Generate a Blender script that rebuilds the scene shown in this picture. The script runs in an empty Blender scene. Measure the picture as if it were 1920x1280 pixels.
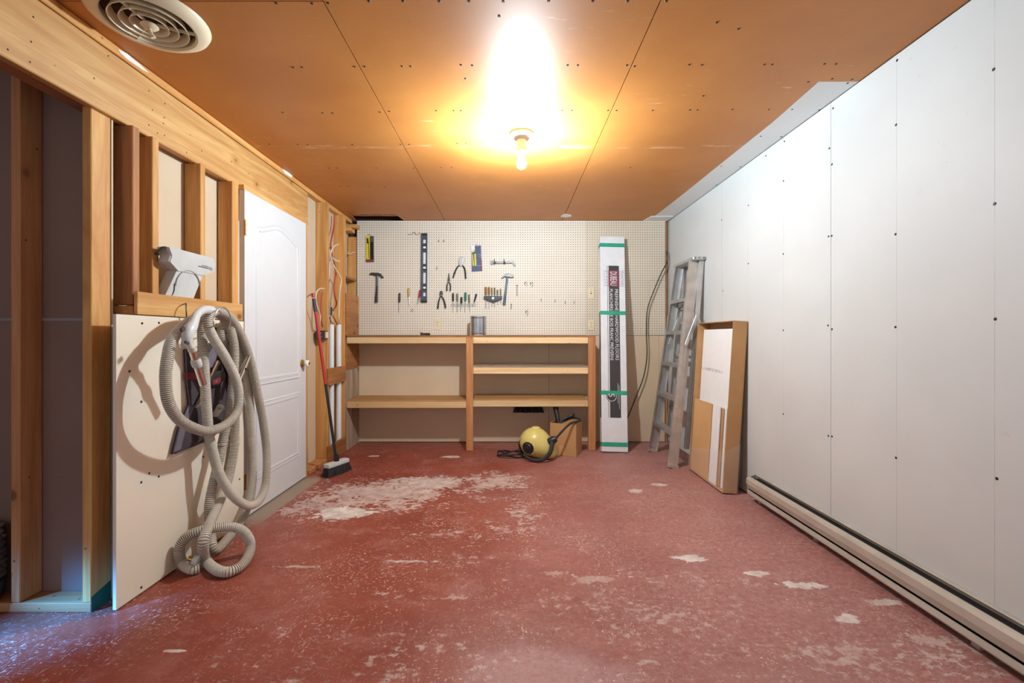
import bpy, bmesh, math, random
from mathutils import Vector, Matrix
random.seed(7)
SC = bpy.context.scene
COL = SC.collection

# ---------------------------------------------------------------- camera
F = 835.0                     # focal length in pixels of the 1920x1280 frame
VX, VY, EYE = 956.0, 632.0, 1.126
cam_d = bpy.data.cameras.new('camera')
cam_d.sensor_width = 36.0
cam_d.lens = F / 1920.0 * 36.0
cam_d.shift_x = (960 - VX) / 1920.0
cam_d.shift_y = -(640 - VY) / 1920.0
cam_d.clip_start = 0.02
cam = bpy.data.objects.new('camera', cam_d)
cam.location = (0, 0, EYE)
cam.rotation_euler = (math.pi / 2, 0, 0)
COL.objects.link(cam)
SC.camera = cam

# ---------------------------------------------------------------- light
WORLD_STRENGTH = 0.72
BULB_STRENGTH = 2750.0
EXPOSURE = 0.11
wd = bpy.data.worlds.new('world')
wd.use_nodes = True
SC.world = wd
wd.node_tree.nodes['Background'].inputs[0].default_value = (0.93, 1.0, 1.06, 1)
wd.node_tree.nodes['Background'].inputs[1].default_value = WORLD_STRENGTH
# daylight from the side opening left of the corner wall
la = bpy.data.lights.new('side_window_daylight', 'AREA')
la.shape = 'RECTANGLE'; la.size = 0.10; la.size_y = 0.10
la.energy = 3.4; la.color = (0.05, 0.33, 1.0); la.spread = math.radians(11)
lo = bpy.data.objects.new('side_window_daylight', la)
lo.location = (-3.57, 0.10, 1.80)
lo.rotation_euler = (Vector((-1.80, 1.70, 0.0)) - lo.location).to_track_quat('-Z', 'Y').to_euler()
COL.objects.link(lo)
vs = SC.view_settings
SC.display_settings.display_device = 'sRGB'
vs.view_transform = 'Standard'; vs.look = 'None'; vs.gamma = 1.0
vs.use_curve_mapping = False; vs.exposure = EXPOSURE

# ---------------------------------------------------------------- helpers
def W(px, py, y):             # point seen at a pixel, at depth y
    return Vector(((px - VX) * y / F, y, EYE + (VY - py) * y / F))
def WX(px, py, X):            # ... on the plane x = X
    return W(px, py, X * F / (px - VX))
def WZ(px, py, z=0.0):        # ... on the plane z = const
    return W(px, py, F * (EYE - z) / (py - VY))
def V(*a): return Vector(a)

def lin(r, g, b):
    def f(c):
        c /= 255.0
        return c / 12.92 if c <= 0.04045 else ((c + 0.055) / 1.055) ** 2.4
    return (f(r), f(g), f(b), 1.0)

class NT:
    """small wrapper to write node graphs"""
    def __init__(s, name):
        s.m = bpy.data.materials.new(name); s.m.use_nodes = True
        s.t = s.m.node_tree; s.b = s.t.nodes['Principled BSDF']
        s.pos = None
    def n(s, typ, **kw):
        nd = s.t.nodes.new(typ)
        for k, v in kw.items(): setattr(nd, k, v)
        return nd
    def link(s, a, b): s.t.links.new(a, b)
    def setin(s, sock, v):
        if isinstance(v, bpy.types.NodeSocket): s.link(v, sock)
        else: sock.default_value = v
    def math(s, op, a, b=0.0, c=0.0, clamp=False):
        nd = s.n('ShaderNodeMath', operation=op, use_clamp=clamp)
        s.setin(nd.inputs[0], a); s.setin(nd.inputs[1], b)
        if len(nd.inputs) > 2: s.setin(nd.inputs[2], c)
        return nd.outputs[0]
    def vm(s, op, a, b=(0, 0, 0)):
        nd = s.n('ShaderNodeVectorMath', operation=op)
        s.setin(nd.inputs[0], a)
        s.setin(nd.inputs[1], b)
        return nd.outputs['Value'] if op in ('LENGTH', 'DOT_PRODUCT', 'DISTANCE') else nd.outputs[0]
    def P(s):
        if s.pos is None: s.pos = s.n('ShaderNodeNewGeometry').outputs['Position']
        return s.pos
    def rnd(s): return s.n('ShaderNodeObjectInfo').outputs['Random']
    def noise(s, vec, scale=5.0, detail=3.0, rough=0.55, dist=0.0, color=False):
        nd = s.n('ShaderNodeTexNoise')
        s.link(vec, nd.inputs['Vector'])
        nd.inputs['Scale'].default_value = scale; nd.inputs['Detail'].default_value = detail
        nd.inputs['Roughness'].default_value = rough; nd.inputs['Distortion'].default_value = dist
        return nd.outputs['Color' if color else 'Fac']
    def voro(s, vec, scale=5.0, feature='F1'):
        nd = s.n('ShaderNodeTexVoronoi', feature=feature)
        s.link(vec, nd.inputs['Vector']); nd.inputs['Scale'].default_value = scale
        return nd.outputs['Distance']
    def ramp(s, fac, a, b, lo=0.0, hi=1.0, smooth=True):   # map range
        nd = s.n('ShaderNodeMapRange', interpolation_type='SMOOTHSTEP' if smooth else 'LINEAR')
        s.link(fac, nd.inputs[0])
        for i, v in enumerate((a, b, lo, hi)): nd.inputs[i + 1].default_value = v
        return nd.outputs[0]
    def mix(s, fac, a, b, mode='MIX'):
        nd = s.n('ShaderNodeMix', data_type='RGBA', blend_type=mode)
        s.setin(nd.inputs[0], fac); s.setin(nd.inputs[6], a); s.setin(nd.inputs[7], b)
        return nd.outputs[2]
    def bump(s, h, strength=0.3, dist=0.005):
        nd = s.n('ShaderNodeBump')
        nd.inputs['Strength'].default_value = strength; nd.inputs['Distance'].default_value = dist
        s.link(h, nd.inputs['Height']); s.link(nd.outputs[0], s.b.inputs['Normal'])
    def out(s, color=None, rough=None, metal=None, **kw):
        if color is not None: s.setin(s.b.inputs['Base Color'], color)
        if rough is not None: s.setin(s.b.inputs['Roughness'], rough)
        if metal is not None: s.setin(s.b.inputs['Metallic'], metal)
        for k, v in kw.items(): s.setin(s.b.inputs[k], v)
        return s.m

def plain(name, col, rough=0.5, metal=0.0, var=0.08, scale=12.0, bump=0.0, **kw):
    s = NT(name)
    nz = s.noise(s.P(), scale, 4)
    c2 = tuple(max(0, x * (1 - 2.2 * var)) for x in col[:3]) + (1,)
    c = s.mix(s.ramp(nz, 0.3, 0.7), c2, col)
    if bump:
        s.bump(s.noise(s.P(), scale * 14, 3), bump, 0.003)
    return s.out(c, rough, metal, **kw)

_wood = {}
def wood(tone, axis):
    if (tone, axis) in _wood: return _wood[(tone, axis)]
    T = {'beam': (lin(222, 176, 112), lin(190, 134, 72), 0.55),
         'stud': (lin(224, 174, 104), lin(190, 128, 64), 0.6),
         'pale': (lin(232, 204, 158), lin(212, 172, 120), 0.6),
         'post': (lin(206, 148, 96), lin(168, 108, 62), 0.6),
         'brown': (lin(176, 122, 76), lin(136, 86, 50), 0.7),
         'dark': (lin(210, 156, 106), lin(176, 118, 74), 0.75),
         'ply': (lin(184, 128, 74), lin(146, 92, 48), 0.55),
         'greyply': (lin(186, 164, 142), lin(134, 110, 92), 0.8),
         'shelf': (lin(190, 146, 92), lin(152, 108, 62), 0.6)}[tone]
    s = NT('wood_%s_%s' % (tone, axis))
    i = 'xyz'.index(axis)
    off = s.n('ShaderNodeCombineXYZ')
    r = s.rnd()
    for k in range(3): s.link(s.math('MULTIPLY', r, 17.0 + 9 * k), off.inputs[k])
    p = s.vm('ADD', s.P(), off.outputs[0])
    def st(a, b):
        v = [b, b, b]; v[i] = a
        return s.vm('MULTIPLY', p, tuple(v))
    band = s.noise(st(0.9, 11), 1.0, 5, 0.6, 1.2)
    fine = s.noise(st(5, 150), 1.0, 3, 0.6)
    kn = s.voro(s.vm('ADD', st(3.6, 4.8), s.vm('MULTIPLY', s.noise(p, 22, 2, color=True), (.05, .05, .05))), 1.0)
    some = s.ramp(s.noise(p, 2.3, 1), 0.38, 0.48)
    knot = s.math('MULTIPLY', s.ramp(kn, 0.055, 0.105, 1, 0), some)
    halo = s.math('MULTIPLY', s.ramp(kn, 0.07, 0.26, 0.75, 0), some)
    band2 = s.noise(st(1.1, 46), 1.0, 4, 0.6, 0.6)
    c = s.mix(s.ramp(band, 0.28, 0.72), T[1], T[0])
    c = s.mix(s.math('MULTIPLY', s.ramp(band2, 0.5, 0.68), 0.5), c, T[1])
    c = s.mix(s.math('MULTIPLY', s.ramp(fine, 0.45, 0.75), 0.5), c, T[1])
    c = s.mix(halo, c, T[1])
    dk = tuple(x * 0.32 for x in T[1][:3]) + (1,)
    c = s.mix(s.math('MULTIPLY', knot, 0.8), c, dk)
    # nail holes and pencil-dark specks
    sp = s.voro(s.vm('MULTIPLY', p, (11, 11, 11)), 1.0)
    c = s.mix(s.ramp(sp, 0.04, 0.07, 0.7, 0), c, (0.03, 0.018, 0.01, 1))
    # board to board tone
    hsv = s.n('ShaderNodeHueSaturation')
    s.link(c, hsv.inputs['Color']); s.link(s.ramp(r, 0, 1, 0.86, 1.1, False), hsv.inputs['Value'])
    s.bump(fine, 0.25, 0.002)
    _wood[(tone, axis)] = s.out(hsv.outputs[0], T[2])
    return _wood[(tone, axis)]

class MB:
    """collects geometry in world space, then links it as one object"""
    def __init__(s): s.v = []; s.f = []; s.mi = []; s.cur = 0
    def _add(s, vs, fs):
        o = len(s.v); s.v += [Vector(x) for x in vs]
        for f in fs: s.f.append([o + k for k in f]); s.mi.append(s.cur)
        return s
    def box(s, x0, x1, y0, y1, z0, z1):
        vs = [(x, y, z) for z in (z0, z1) for y in (y0, y1) for x in (x0, x1)]
        return s._add(vs, [(0, 2, 3, 1), (4, 5, 7, 6), (0, 1, 5, 4), (2, 6, 7, 3), (0, 4, 6, 2), (1, 3, 7, 5)])
    def obox(s, c, u, v, w):  # centre and half-axes
        c, u, v, w = map(Vector, (c, u, v, w))
        if u.cross(v).dot(w) < 0: u = -u
        vs = [c + a * u + b * v + d * w for d in (-1, 1) for b in (-1, 1) for a in (-1, 1)]
        return s._add(vs, [(0, 2, 3, 1), (4, 5, 7, 6), (0, 1, 5, 4), (2, 6, 7, 3), (0, 4, 6, 2), (1, 3, 7, 5)])
    def bar(s, a, b, wdir, w, h):  # box from a to b; w along wdir, h along the third axis
        a, b = Vector(a), Vector(b); d = b - a
        wd_ = Vector(wdir); wd_ = (wd_ - d * (wd_.dot(d) / d.length_squared)).normalized()
        hd = d.normalized().cross(wd_)
        return s.obox((a + b) / 2, d / 2, wd_ * w / 2, hd * h / 2)
    def prism(s, pts, off, bev=0):
        pts = [Vector(p) for p in pts]; off = Vector(off); n = len(pts)
        nrm = Vector((0, 0, 0))
        for i in range(n): nrm += pts[i].cross(pts[(i + 1) % n])
        if nrm.dot(off) > 0: pts.reverse()
        vs = pts + [p + off for p in pts]
        fs = [list(range(n)), list(range(2 * n - 1, n - 1, -1))]
        fs += [(i, i + n, (i + 1) % n + n, (i + 1) % n) for i in range(n)]
        return s._add(vs, fs)
    def tube(s, path, r, seg=10, cap=True, flat=None):
        path = [Vector(p) for p in path]; n = len(path)
        rs = r if isinstance(r, (list, tuple)) else [r] * n
        t = [(path[min(i + 1, n - 1)] - path[max(i - 1, 0)]).normalized() for i in range(n)]
        ref = Vector((0, 0, 1)) if abs(t[0].z) < 0.9 else Vector((1, 0, 0))
        u = (ref - t[0] * ref.dot(t[0])).normalized()
        vs = []
        for i in range(n):
            u = (u - t[i] * u.dot(t[i]))
            u = u.normalized() if u.length > 1e-6 else t[i].orthogonal().normalized()
            w = t[i].cross(u)
            fl = 1.0 if flat is None else flat
            for k in range(seg):
                a = 2 * math.pi * k / seg
                vs.append(path[i] + u * (rs[i] * math.cos(a)) + w * (rs[i] * fl * math.sin(a)))
        fs = [(i * seg + k, i * seg + (k + 1) % seg, (i + 1) * seg + (k + 1) % seg, (i + 1) * seg + k)
              for i in range(n - 1) for k in range(seg)]
        if cap: fs += [list(range(seg - 1, -1, -1)), list(range((n - 1) * seg, n * seg))]
        return s._add(vs, fs)
    def lathe(s, prof, c, axis=(0, 0, 1), seg=24, close=False):
        """prof: list of (radius, height along axis); radius 0 ends become poles"""
        c = Vector(c); ax = Vector(axis).normalized()
        u = ax.orthogonal().normalized(); w = ax.cross(u)
        vs = []; rings = []
        for r, h in prof:
            if r < 1e-6:
                rings.append([len(vs)]); vs.append(c + ax * h)
            else:
                rings.append(list(range(len(vs), len(vs) + seg)))
                for k in range(seg):
                    a = 2 * math.pi * k / seg
                    vs.append(c + ax * h + (u * math.cos(a) + w * math.sin(a)) * r)
        fs = []
        pr = list(zip(rings, rings[1:])) + ([(rings[-1], rings[0])] if close else [])
        for A, B in pr:
            for k in range(seg):
                k2 = (k + 1) % seg
                if len(A) == 1 and len(B) == 1: continue
                if len(A) == 1: fs.append((A[0], B[k2], B[k]))
                elif len(B) == 1: fs.append((A[k], A[k2], B[0]))
                else: fs.append((A[k], A[k2], B[k2], B[k]))
        return s._add(vs, fs)
    def ell(s, c, rx, ry, rz, rot=None, seg=28, rings=16):
        c = Vector(c); R = rot or Matrix.Identity(3)
        vs = [c + R @ V(0, 0, rz)]
        for i in range(1, rings):
            th = math.pi * i / rings
            for k in range(seg):
                a = 2 * math.pi * k / seg
                vs.append(c + R @ V(rx * math.sin(th) * math.cos(a), ry * math.sin(th) * math.sin(a), rz * math.cos(th)))
        vs.append(c + R @ V(0, 0, -rz)); L = len(vs) - 1
        fs = [(0, 1 + k, 1 + (k + 1) % seg) for k in range(seg)]
        for i in range(rings - 2):
            o = 1 + i * seg
            fs += [(o + k, o + seg + k, o + seg + (k + 1) % seg, o + (k + 1) % seg) for k in range(seg)]
        o = 1 + (rings - 2) * seg
        fs += [(L, o + (k + 1) % seg, o + k) for k in range(seg)]
        return s._add(vs, fs)
    def build(s, name, mats, parent=None, bevel=0.0, smooth=False, bseg=1, origin=None):
        if not isinstance(mats, (list, tuple)): mats = [mats]
        if parent is not None: o0 = world_loc(parent)
        elif origin is not None: o0 = Vector(origin)
        else:
            xs = [v.x for v in s.v]; ys = [v.y for v in s.v]; zs = [v.z for v in s.v]
            o0 = V((min(xs) + max(xs)) / 2, (min(ys) + max(ys)) / 2, min(zs))
        me = bpy.data.meshes.new(name)
        me.from_pydata([v - o0 for v in s.v], [], s.f)
        for m in mats: me.materials.append(m)
        me.polygons.foreach_set('material_index', s.mi)
        bm = bmesh.new(); bm.from_mesh(me)
        if bevel > 0:
            bmesh.ops.bevel(bm, geom=[e for e in bm.edges if len(e.link_faces) == 2 and e.calc_face_angle(0) > 0.5],
                            offset=bevel, segments=bseg, affect='EDGES', profile=0.6)
        bmesh.ops.recalc_face_normals(bm, faces=bm.faces)
        bm.to_mesh(me); bm.free()
        if smooth:
            me.polygons.foreach_set('use_smooth', [True] * len(me.polygons))
            me.set_sharp_from_angle(angle=math.radians(42))
        me.update()
        o = bpy.data.objects.new(name, me)
        COL.objects.link(o)
        if parent is not None: o.parent = parent
        else: o.location = o0
        return o

def world_loc(o):
    l = Vector(o.location)
    while o.parent is not None: o = o.parent; l = l + Vector(o.location)
    return l
def tag(o, label=None, cat=None, group=None, kind=None):
    if label: o['label'] = label
    if cat: o['category'] = cat
    if group: o['group'] = group
    if kind: o['kind'] = kind
    return o
def thing(name, loc, label=None, cat=None, group=None, kind=None):
    o = bpy.data.objects.new(name, None); o.empty_display_size = 0.05
    o.location = loc; COL.objects.link(o)
    return tag(o, label, cat, group, kind)
def place(src, loc, parent=None, rot=None):
    o = src.copy(); COL.objects.link(o)
    o.parent = parent
    o.location = Vector(loc) - (world_loc(parent) if parent else Vector((0, 0, 0)))
    if rot is not None: o.rotation_euler = rot
    return o
def spline(pts, step=0.01, closed=False):
    """Catmull-Rom resampled at an even step"""
    pts = [Vector(p) for p in pts]; n = len(pts); out = []
    rng = range(n if closed else n - 1)
    for i in rng:
        if closed: a, b, c, d = pts[i - 1], pts[i], pts[(i + 1) % n], pts[(i + 2) % n]
        else: a, b, c, d = pts[max(i - 1, 0)], pts[i], pts[i + 1], pts[min(i + 2, n - 1)]
        m = max(4, int((c - b).length / (step * 0.25)))
        for k in range(m):
            t = k / m
            out.append(0.5 * ((2 * b) + (c - a) * t + (2 * a - 5 * b + 4 * c - d) * t * t + (3 * b - a - 3 * c + d) * t ** 3))
    if not closed: out.append(pts[-1])
    else: out.append(out[0].copy())
    res = [out[0].copy()]; need = step
    for p, q in zip(out, out[1:]):
        L = (q - p).length; t = 0.0
        while L - t >= need:
            t += need; res.append(p.lerp(q, t / L)); need = step
        need -= L - t
    if (res[-1] - out[-1]).length > step * 0.4: res.append(out[-1].copy())
    return res
def text_mesh(body, mat, parent, name, size, origin, udir, vdir, sx=1.0, width=None, lift=None, spacing=1.0):
    """flat print: text run along udir with letter tops towards vdir"""
    cu = bpy.data.curves.new(name, 'FONT'); cu.body = body; cu.size = size; cu.space_character = spacing
    cu.resolution_u = 2
    ob = bpy.data.objects.new(name, cu); COL.objects.link(ob)
    bpy.context.view_layer.update()
    me = bpy.data.meshes.new_from_object(ob.evaluated_get(bpy.context.evaluated_depsgraph_get()))
    bpy.data.objects.remove(ob); bpy.data.curves.remove(cu)
    xs = [v.co.x for v in me.vertices]
    w0 = max(xs) - min(xs); x0 = min(xs)
    if width: sx = width / w0
    u, v = Vector(udir).normalized(), Vector(vdir).normalized()
    base = world_loc(parent)
    for vert in me.vertices:
        vert.co = Vector(origin) - base + u * ((vert.co.x - x0) * sx) + v * vert.co.y
    me.materials.clear(); me.materials.append(mat)
    o = bpy.data.objects.new(name, me); COL.objects.link(o); o.parent = parent
    return o

# ---------------------------------------------------------------- materials
def m_floor():
    s = NT('floor_paint')
    p = s.P()
    n1 = s.noise(p, 1.3, 5, 0.6)
    n2 = s.noise(p, 6.0, 6, 0.65)
    red = s.mix(s.ramp(n1, 0.34, 0.66), lin(130, 54, 36), lin(146, 72, 54))
    red = s.mix(s.math('MULTIPLY', s.ramp(n2, 0.5, 0.75), 0.45), red, lin(172, 112, 106))
    # pale dust film, strongest on the worn right; near ellipses also paint bulb sheen
    sx = s.n('ShaderNodeSeparateXYZ'); s.link(p, sx.inputs[0])
    side = s.ramp(s.math('ADD', sx.outputs[0], s.math('MULTIPLY', s.noise(p, 1.1, 4), 2.2)), 0.35, 2.2, 0.0, 0.52)
    dust_sheen = s.math('MULTIPLY', side, s.ramp(s.noise(s.vm('MULTIPLY', p, (30, 42, 1)), 1.0, 6, 0.82), 0.28, 0.72, 0.15, 1.0))
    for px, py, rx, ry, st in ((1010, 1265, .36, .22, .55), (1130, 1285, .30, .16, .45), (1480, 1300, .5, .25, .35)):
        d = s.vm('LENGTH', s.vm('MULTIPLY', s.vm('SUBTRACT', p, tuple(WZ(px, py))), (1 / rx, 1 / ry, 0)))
        film_sheen = s.math('MULTIPLY', s.ramp(s.math('ADD', d, s.math('MULTIPLY', s.noise(p, 7, 6, 0.7), 0.9)), 0.75, 1.5, st, 0), s.ramp(s.noise(p, 40, 5, 0.75), 0.25, 0.6, 0.5, 1))
        dust_sheen = s.math('MAXIMUM', dust_sheen, film_sheen)
    c = s.mix(dust_sheen, red, lin(198, 172, 174))
    # scratches: stretched noise in several directions
    scr = None
    warp = s.vm('MULTIPLY', s.noise(p, 3.0, 2, color=True), (0.10, 0.10, 0))
    for ang, k, thr in ((20, 0, .65), (70, 1, .65), (-40, 2, .65), (110, 3, .65)):
        rt = s.n('ShaderNodeVectorRotate', rotation_type='Z_AXIS')
        s.link(s.vm('ADD', p, warp), rt.inputs['Vector']); rt.inputs['Angle'].default_value = math.radians(ang)
        q = s.vm('ADD', s.vm('MULTIPLY', rt.outputs[0], (15.0, 300.0, 1)), (k * 31.7, k * 11.3, 0))
        l = s.ramp(s.noise(q, 1.0, 2, 0.5), thr, thr + 0.05)
        scr = l if scr is None else s.math('MAXIMUM', scr, l)
    smask = s.ramp(s.noise(p, 2.3, 4, 0.6), 0.40, 0.66, 0.12, 1.0)
    scr = s.math('MULTIPLY', scr, smask)
    fm = s.ramp(s.noise(s.vm('ADD', p, (9, 4, 0)), 3.0, 5, 0.68), 0.40, 0.64, 0.10, 1.0)
    fl = None
    for k, sc_n in enumerate(((115, 30, 1), (30, 115, 1), (70, 62, 1))):
        q = s.vm('ADD', s.vm('MULTIPLY', s.vm('ADD', p, warp), sc_n), (k * 7.3, k * 3.1, 0))
        l = s.ramp(s.noise(q, 1.0, 3, 0.6), 0.615, 0.68)
        fl = l if fl is None else s.math('MAXIMUM', fl, l)
    fl = s.math('MULTIPLY', fl, fm)
    smear = s.math('MULTIPLY', s.ramp(s.noise(s.vm('MULTIPLY', p, (2.2, 3.4, 1)), 1.0, 7, 0.78), 0.50, 0.72), 0.34)
    c = s.mix(smear, c, lin(186, 142, 136))
    wear = s.math('MAXIMUM', s.math('MULTIPLY', scr, 0.42), s.math('MULTIPLY', fl, 0.82))
    # bare concrete where the paint has worn away
    sp = s.math('ADD', s.math('MULTIPLY', s.noise(s.vm('MULTIPLY', p, (26, 34, 1)), 1.0, 6, 0.68), 0.6), s.math('MULTIPLY', s.noise(p, 6.0, 5, 0.6), 0.4))
    # (px, py, rx, ry, strength, solidity): low solidity breaks up into flecks
    E = [(715, 925, .80, .50, .58, .26), (800, 905, .45, .26, .7, .34), (640, 962, .28, .17, .95, .34), (925, 905, .45, .45, .55, .20),
         (600, 950, .36, .27, .5, .24), (985, 960, .3, .6, .5, .12), (880, 1000, .8, .5, .45, .09),
         (845, 856, .13, .055, .9, .4), (700, 855, .07, .04, .9, .4), (1290, 1047, .115, .060, .95, .32), (1420, 1074, .085, .032, .95, .32), (1505, 1097, .17, .045, .95, .28),
         (1588, 1160, .075, .04, .95, .35), (1665, 1129, .10, .035, .8, .32), (1235, 908, .10, .05, .85, .3),
         (1190, 920, .08, .06, .7, .4), (1110, 1085, .15, .06, .38, .25), (1040, 1075, .09, .06, .38, .25),
         (1800, 1235, .4, .14, .55, .15), (1740, 1200, .2, .08, .5, .2), (1450, 935, .28, .035, .6, .3),
         (560, 1062, .18, .022, .6, .22), (790, 1052, .26, .025, .6, .2), (330, 1220, .06, .012, .8, .5), (720, 1110, .3, .05, .5, .12), (860, 1120, .3, .03, .5, .15),
         (1200, 1150, 1.1, .6, .4, .09), (1600, 1240, .6, .35, .4, .10), (700, 1240, .7, .3, .45, .09)]
    bare = None
    for px, py, rx, ry, st, hard in E:
        ctr = WZ(px, py)
        d = s.vm('LENGTH', s.vm('MULTIPLY', s.vm('SUBTRACT', p, tuple(ctr)), (1 / rx, 1 / ry, 0)))
        g = s.math('ADD', s.math('MULTIPLY', s.math('SUBTRACT', 1.0, d), hard), s.math('SUBTRACT', sp, 0.60))
        l = s.math('MULTIPLY', s.ramp(g, 0.0, 0.05), st)
        bare = l if bare is None else s.math('MAXIMUM', bare, l)
    conc = s.mix(s.ramp(s.noise(p, 14, 5), 0.3, 0.7), lin(192, 180, 170), lin(222, 217, 212))
    c = s.mix(wear, c, lin(220, 198, 188))
    c = s.mix(bare, c, conc)
    # unpainted grey strip along the door
    g = s.math('ADD', sx.outputs[0], s.math('MULTIPLY', s.noise(p, 7, 4), 0.10))
    strip = s.ramp(g, -1.475, -1.435, 1, 0)
    yy = s.math('MULTIPLY', s.ramp(sx.outputs[1], 2.58, 2.8), s.ramp(sx.outputs[1], 3.5, 3.68, 1, 0))
    strip = s.math('MULTIPLY', strip, yy)
    c = s.mix(strip, c, lin(150, 134, 118))
    rough = s.math('ADD', 0.37, s.math('MULTIPLY', s.math('MAXIMUM', s.math('MAXIMUM', bare, strip), dust_sheen), 0.4))
    rough = s.math('ADD', rough, s.math('MULTIPLY', s.noise(p, 5, 4), 0.12))
    s.bump(s.noise(p, 34, 4), 0.10, 0.002)
    return s.out(c, rough)

def m_ceiling():
    s = NT('brown_ceiling_board')
    p = s.P()
    c = s.mix(s.ramp(s.noise(p, 1.6, 5), 0.3, 0.7), lin(184, 116, 50), lin(198, 130, 62))
    c = s.mix(s.math('MULTIPLY', s.ramp(s.noise(p, 160, 2), 0.5, 0.75), 0.25), c, lin(200, 140, 84))
    # chalky scuffs along the boards
    a = s.ramp(s.noise(s.vm('MULTIPLY', p, (7, 42, 1)), 1.0, 5, 0.7), 0.62, 0.72)
    b = s.ramp(s.noise(p, 1.7, 3), 0.46, 0.66)
    c = s.mix(s.math('MULTIPLY', s.math('MULTIPLY', a, b), 0.7), c, lin(228, 190, 146))
    # one long chalk line across the sheets
    sx = s.n('ShaderNodeSeparateXYZ'); s.link(p, sx.inputs[0])
    ln = s.math('ABSOLUTE', s.math('SUBTRACT', sx.outputs[1], 2.93))
    ln = s.math('MULTIPLY', s.ramp(ln, 0.012, 0.04, 1, 0), s.ramp(s.noise(s.vm('MULTIPLY', p, (5, 20, 1)), 1, 5, .7), 0.46, 0.66))
    c = s.mix(s.math('MULTIPLY', ln, 0.5), c, lin(232, 196, 150))
    s.bump(s.noise(p, 220, 2), 0.08, 0.001)
    return s.out(c, 0.49)

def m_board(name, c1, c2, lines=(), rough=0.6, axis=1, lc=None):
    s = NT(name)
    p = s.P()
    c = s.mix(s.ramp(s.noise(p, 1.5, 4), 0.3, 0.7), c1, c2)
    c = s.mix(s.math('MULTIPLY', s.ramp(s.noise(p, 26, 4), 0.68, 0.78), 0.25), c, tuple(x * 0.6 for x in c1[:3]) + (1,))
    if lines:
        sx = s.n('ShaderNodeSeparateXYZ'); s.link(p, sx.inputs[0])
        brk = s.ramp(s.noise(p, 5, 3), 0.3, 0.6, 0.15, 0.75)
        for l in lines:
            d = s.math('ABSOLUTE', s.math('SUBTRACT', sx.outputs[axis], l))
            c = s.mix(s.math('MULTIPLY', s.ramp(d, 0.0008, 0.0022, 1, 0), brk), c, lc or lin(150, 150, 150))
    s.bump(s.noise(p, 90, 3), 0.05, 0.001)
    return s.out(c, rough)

def m_pegboard(name, c1):
    s = NT(name)
    p = s.P()
    sx = s.n('ShaderNodeSeparateXYZ'); s.link(p, sx.inputs[0])
    pit = 0.0257
    fx = s.math('SUBTRACT', s.math('FLOORED_MODULO', s.math('ADD', sx.outputs[0], 10.0), pit), pit / 2)
    fz = s.math('SUBTRACT', s.math('FLOORED_MODULO', sx.outputs[2], pit), pit / 2)
    d = s.math('SQRT', s.math('ADD', s.math('MULTIPLY', fx, fx), s.math('MULTIPLY', fz, fz)))
    hole = s.ramp(d, 0.0036, 0.0046, 1, 0)
    base = s.mix(s.ramp(s.noise(p, 2.2, 4), 0.3, 0.7), c1, tuple(x * 0.93 for x in c1[:3]) + (1,))
    c = s.mix(hole, base, (0.02, 0.014, 0.01, 1))
    s.bump(s.math('SUBTRACT', 1.0, hole), 0.6, 0.004)
    return s.out(c, 0.5)

M = {}
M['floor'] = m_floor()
M['ceil'] = m_ceiling()
M['rwall'] = m_board('white_wallboard', lin(197, 199, 198), lin(204, 206, 205), lines=[1.71 * F / (x - VX) for x in (1402, 1469, 1681, 1865)], lc=lin(170, 170, 170))
M['greystrip'] = m_board('grey_wallboard', lin(226, 230, 230), lin(232, 234, 234))
M['drywall'] = m_board('tan_drywall', lin(226, 216, 196), lin(232, 222, 204))
M['backdry'] = m_board('brown_drywall', lin(208, 186, 156), lin(216, 194, 164))
M['paper'] = m_board('pinkish_drywall_paper', lin(200, 178, 150), lin(208, 188, 160))
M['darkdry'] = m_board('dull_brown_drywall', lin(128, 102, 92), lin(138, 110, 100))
M['peg'] = m_pegboard('cream_pegboard', lin(228, 217, 200))
M['peg2'] = m_pegboard('tan_pegboard', lin(220, 206, 184))
M['door'] = plain('white_door_paint', lin(210, 211, 213), 0.35, var=0.01)
M['white'] = plain('white_paint', lin(232, 230, 226), 0.45, var=0.03)
M['offwhite'] = plain('ivory_plastic', lin(226, 210, 178), 0.4, var=0.03)
M['pvc'] = plain('white_pvc', lin(232, 236, 238), 0.25, var=0.02)
M['screw'] = plain('dark_screw', lin(48, 44, 42), 0.5, 0.4)
M['black'] = plain('black_plastic', lin(34, 33, 36), 0.4, var=0.1)
M['rubber'] = plain('black_rubber', lin(46, 44, 44), 0.7, var=0.1)
M['dark'] = plain('dark_void', lin(70, 48, 38), 0.9)
M['steel'] = plain('steel', lin(190, 190, 190), 0.32, 0.9, var=0.05)
M['dsteel'] = plain('dark_steel', lin(92, 88, 86), 0.4, 0.7, var=0.12)
M['chrome'] = plain('chrome', lin(225, 222, 218), 0.10, 1.0, var=0.02)
M['galv'] = plain('galvanised', lin(196, 200, 204), 0.22, 1.0, var=0.10, scale=7)
M['brass'] = plain('brass', lin(200, 160, 84), 0.25, 0.9)
M['alu'] = plain('aluminium', lin(206, 206, 204), 0.36, 0.75, var=0.08, scale=9)
M['alu2'] = plain('dusty_aluminium', lin(196, 186, 176), 0.5, 0.45, var=0.10, scale=9)
M['card'] = plain('cardboard', lin(190, 146, 98), 0.8, var=0.06, scale=5, bump=0.05)
M['card2'] = plain('pale_cardboard', lin(206, 164, 112), 0.8, var=0.05, scale=5, bump=0.05)
M['foam'] = plain('white_foam_board', lin(234, 233, 232), 0.7, var=0.015)
M['carton'] = plain('white_carton', lin(224, 224, 226), 0.55, var=0.03)
M['tape'] = plain('green_tape', lin(42, 160, 126), 0.4, var=0.05)
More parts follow.
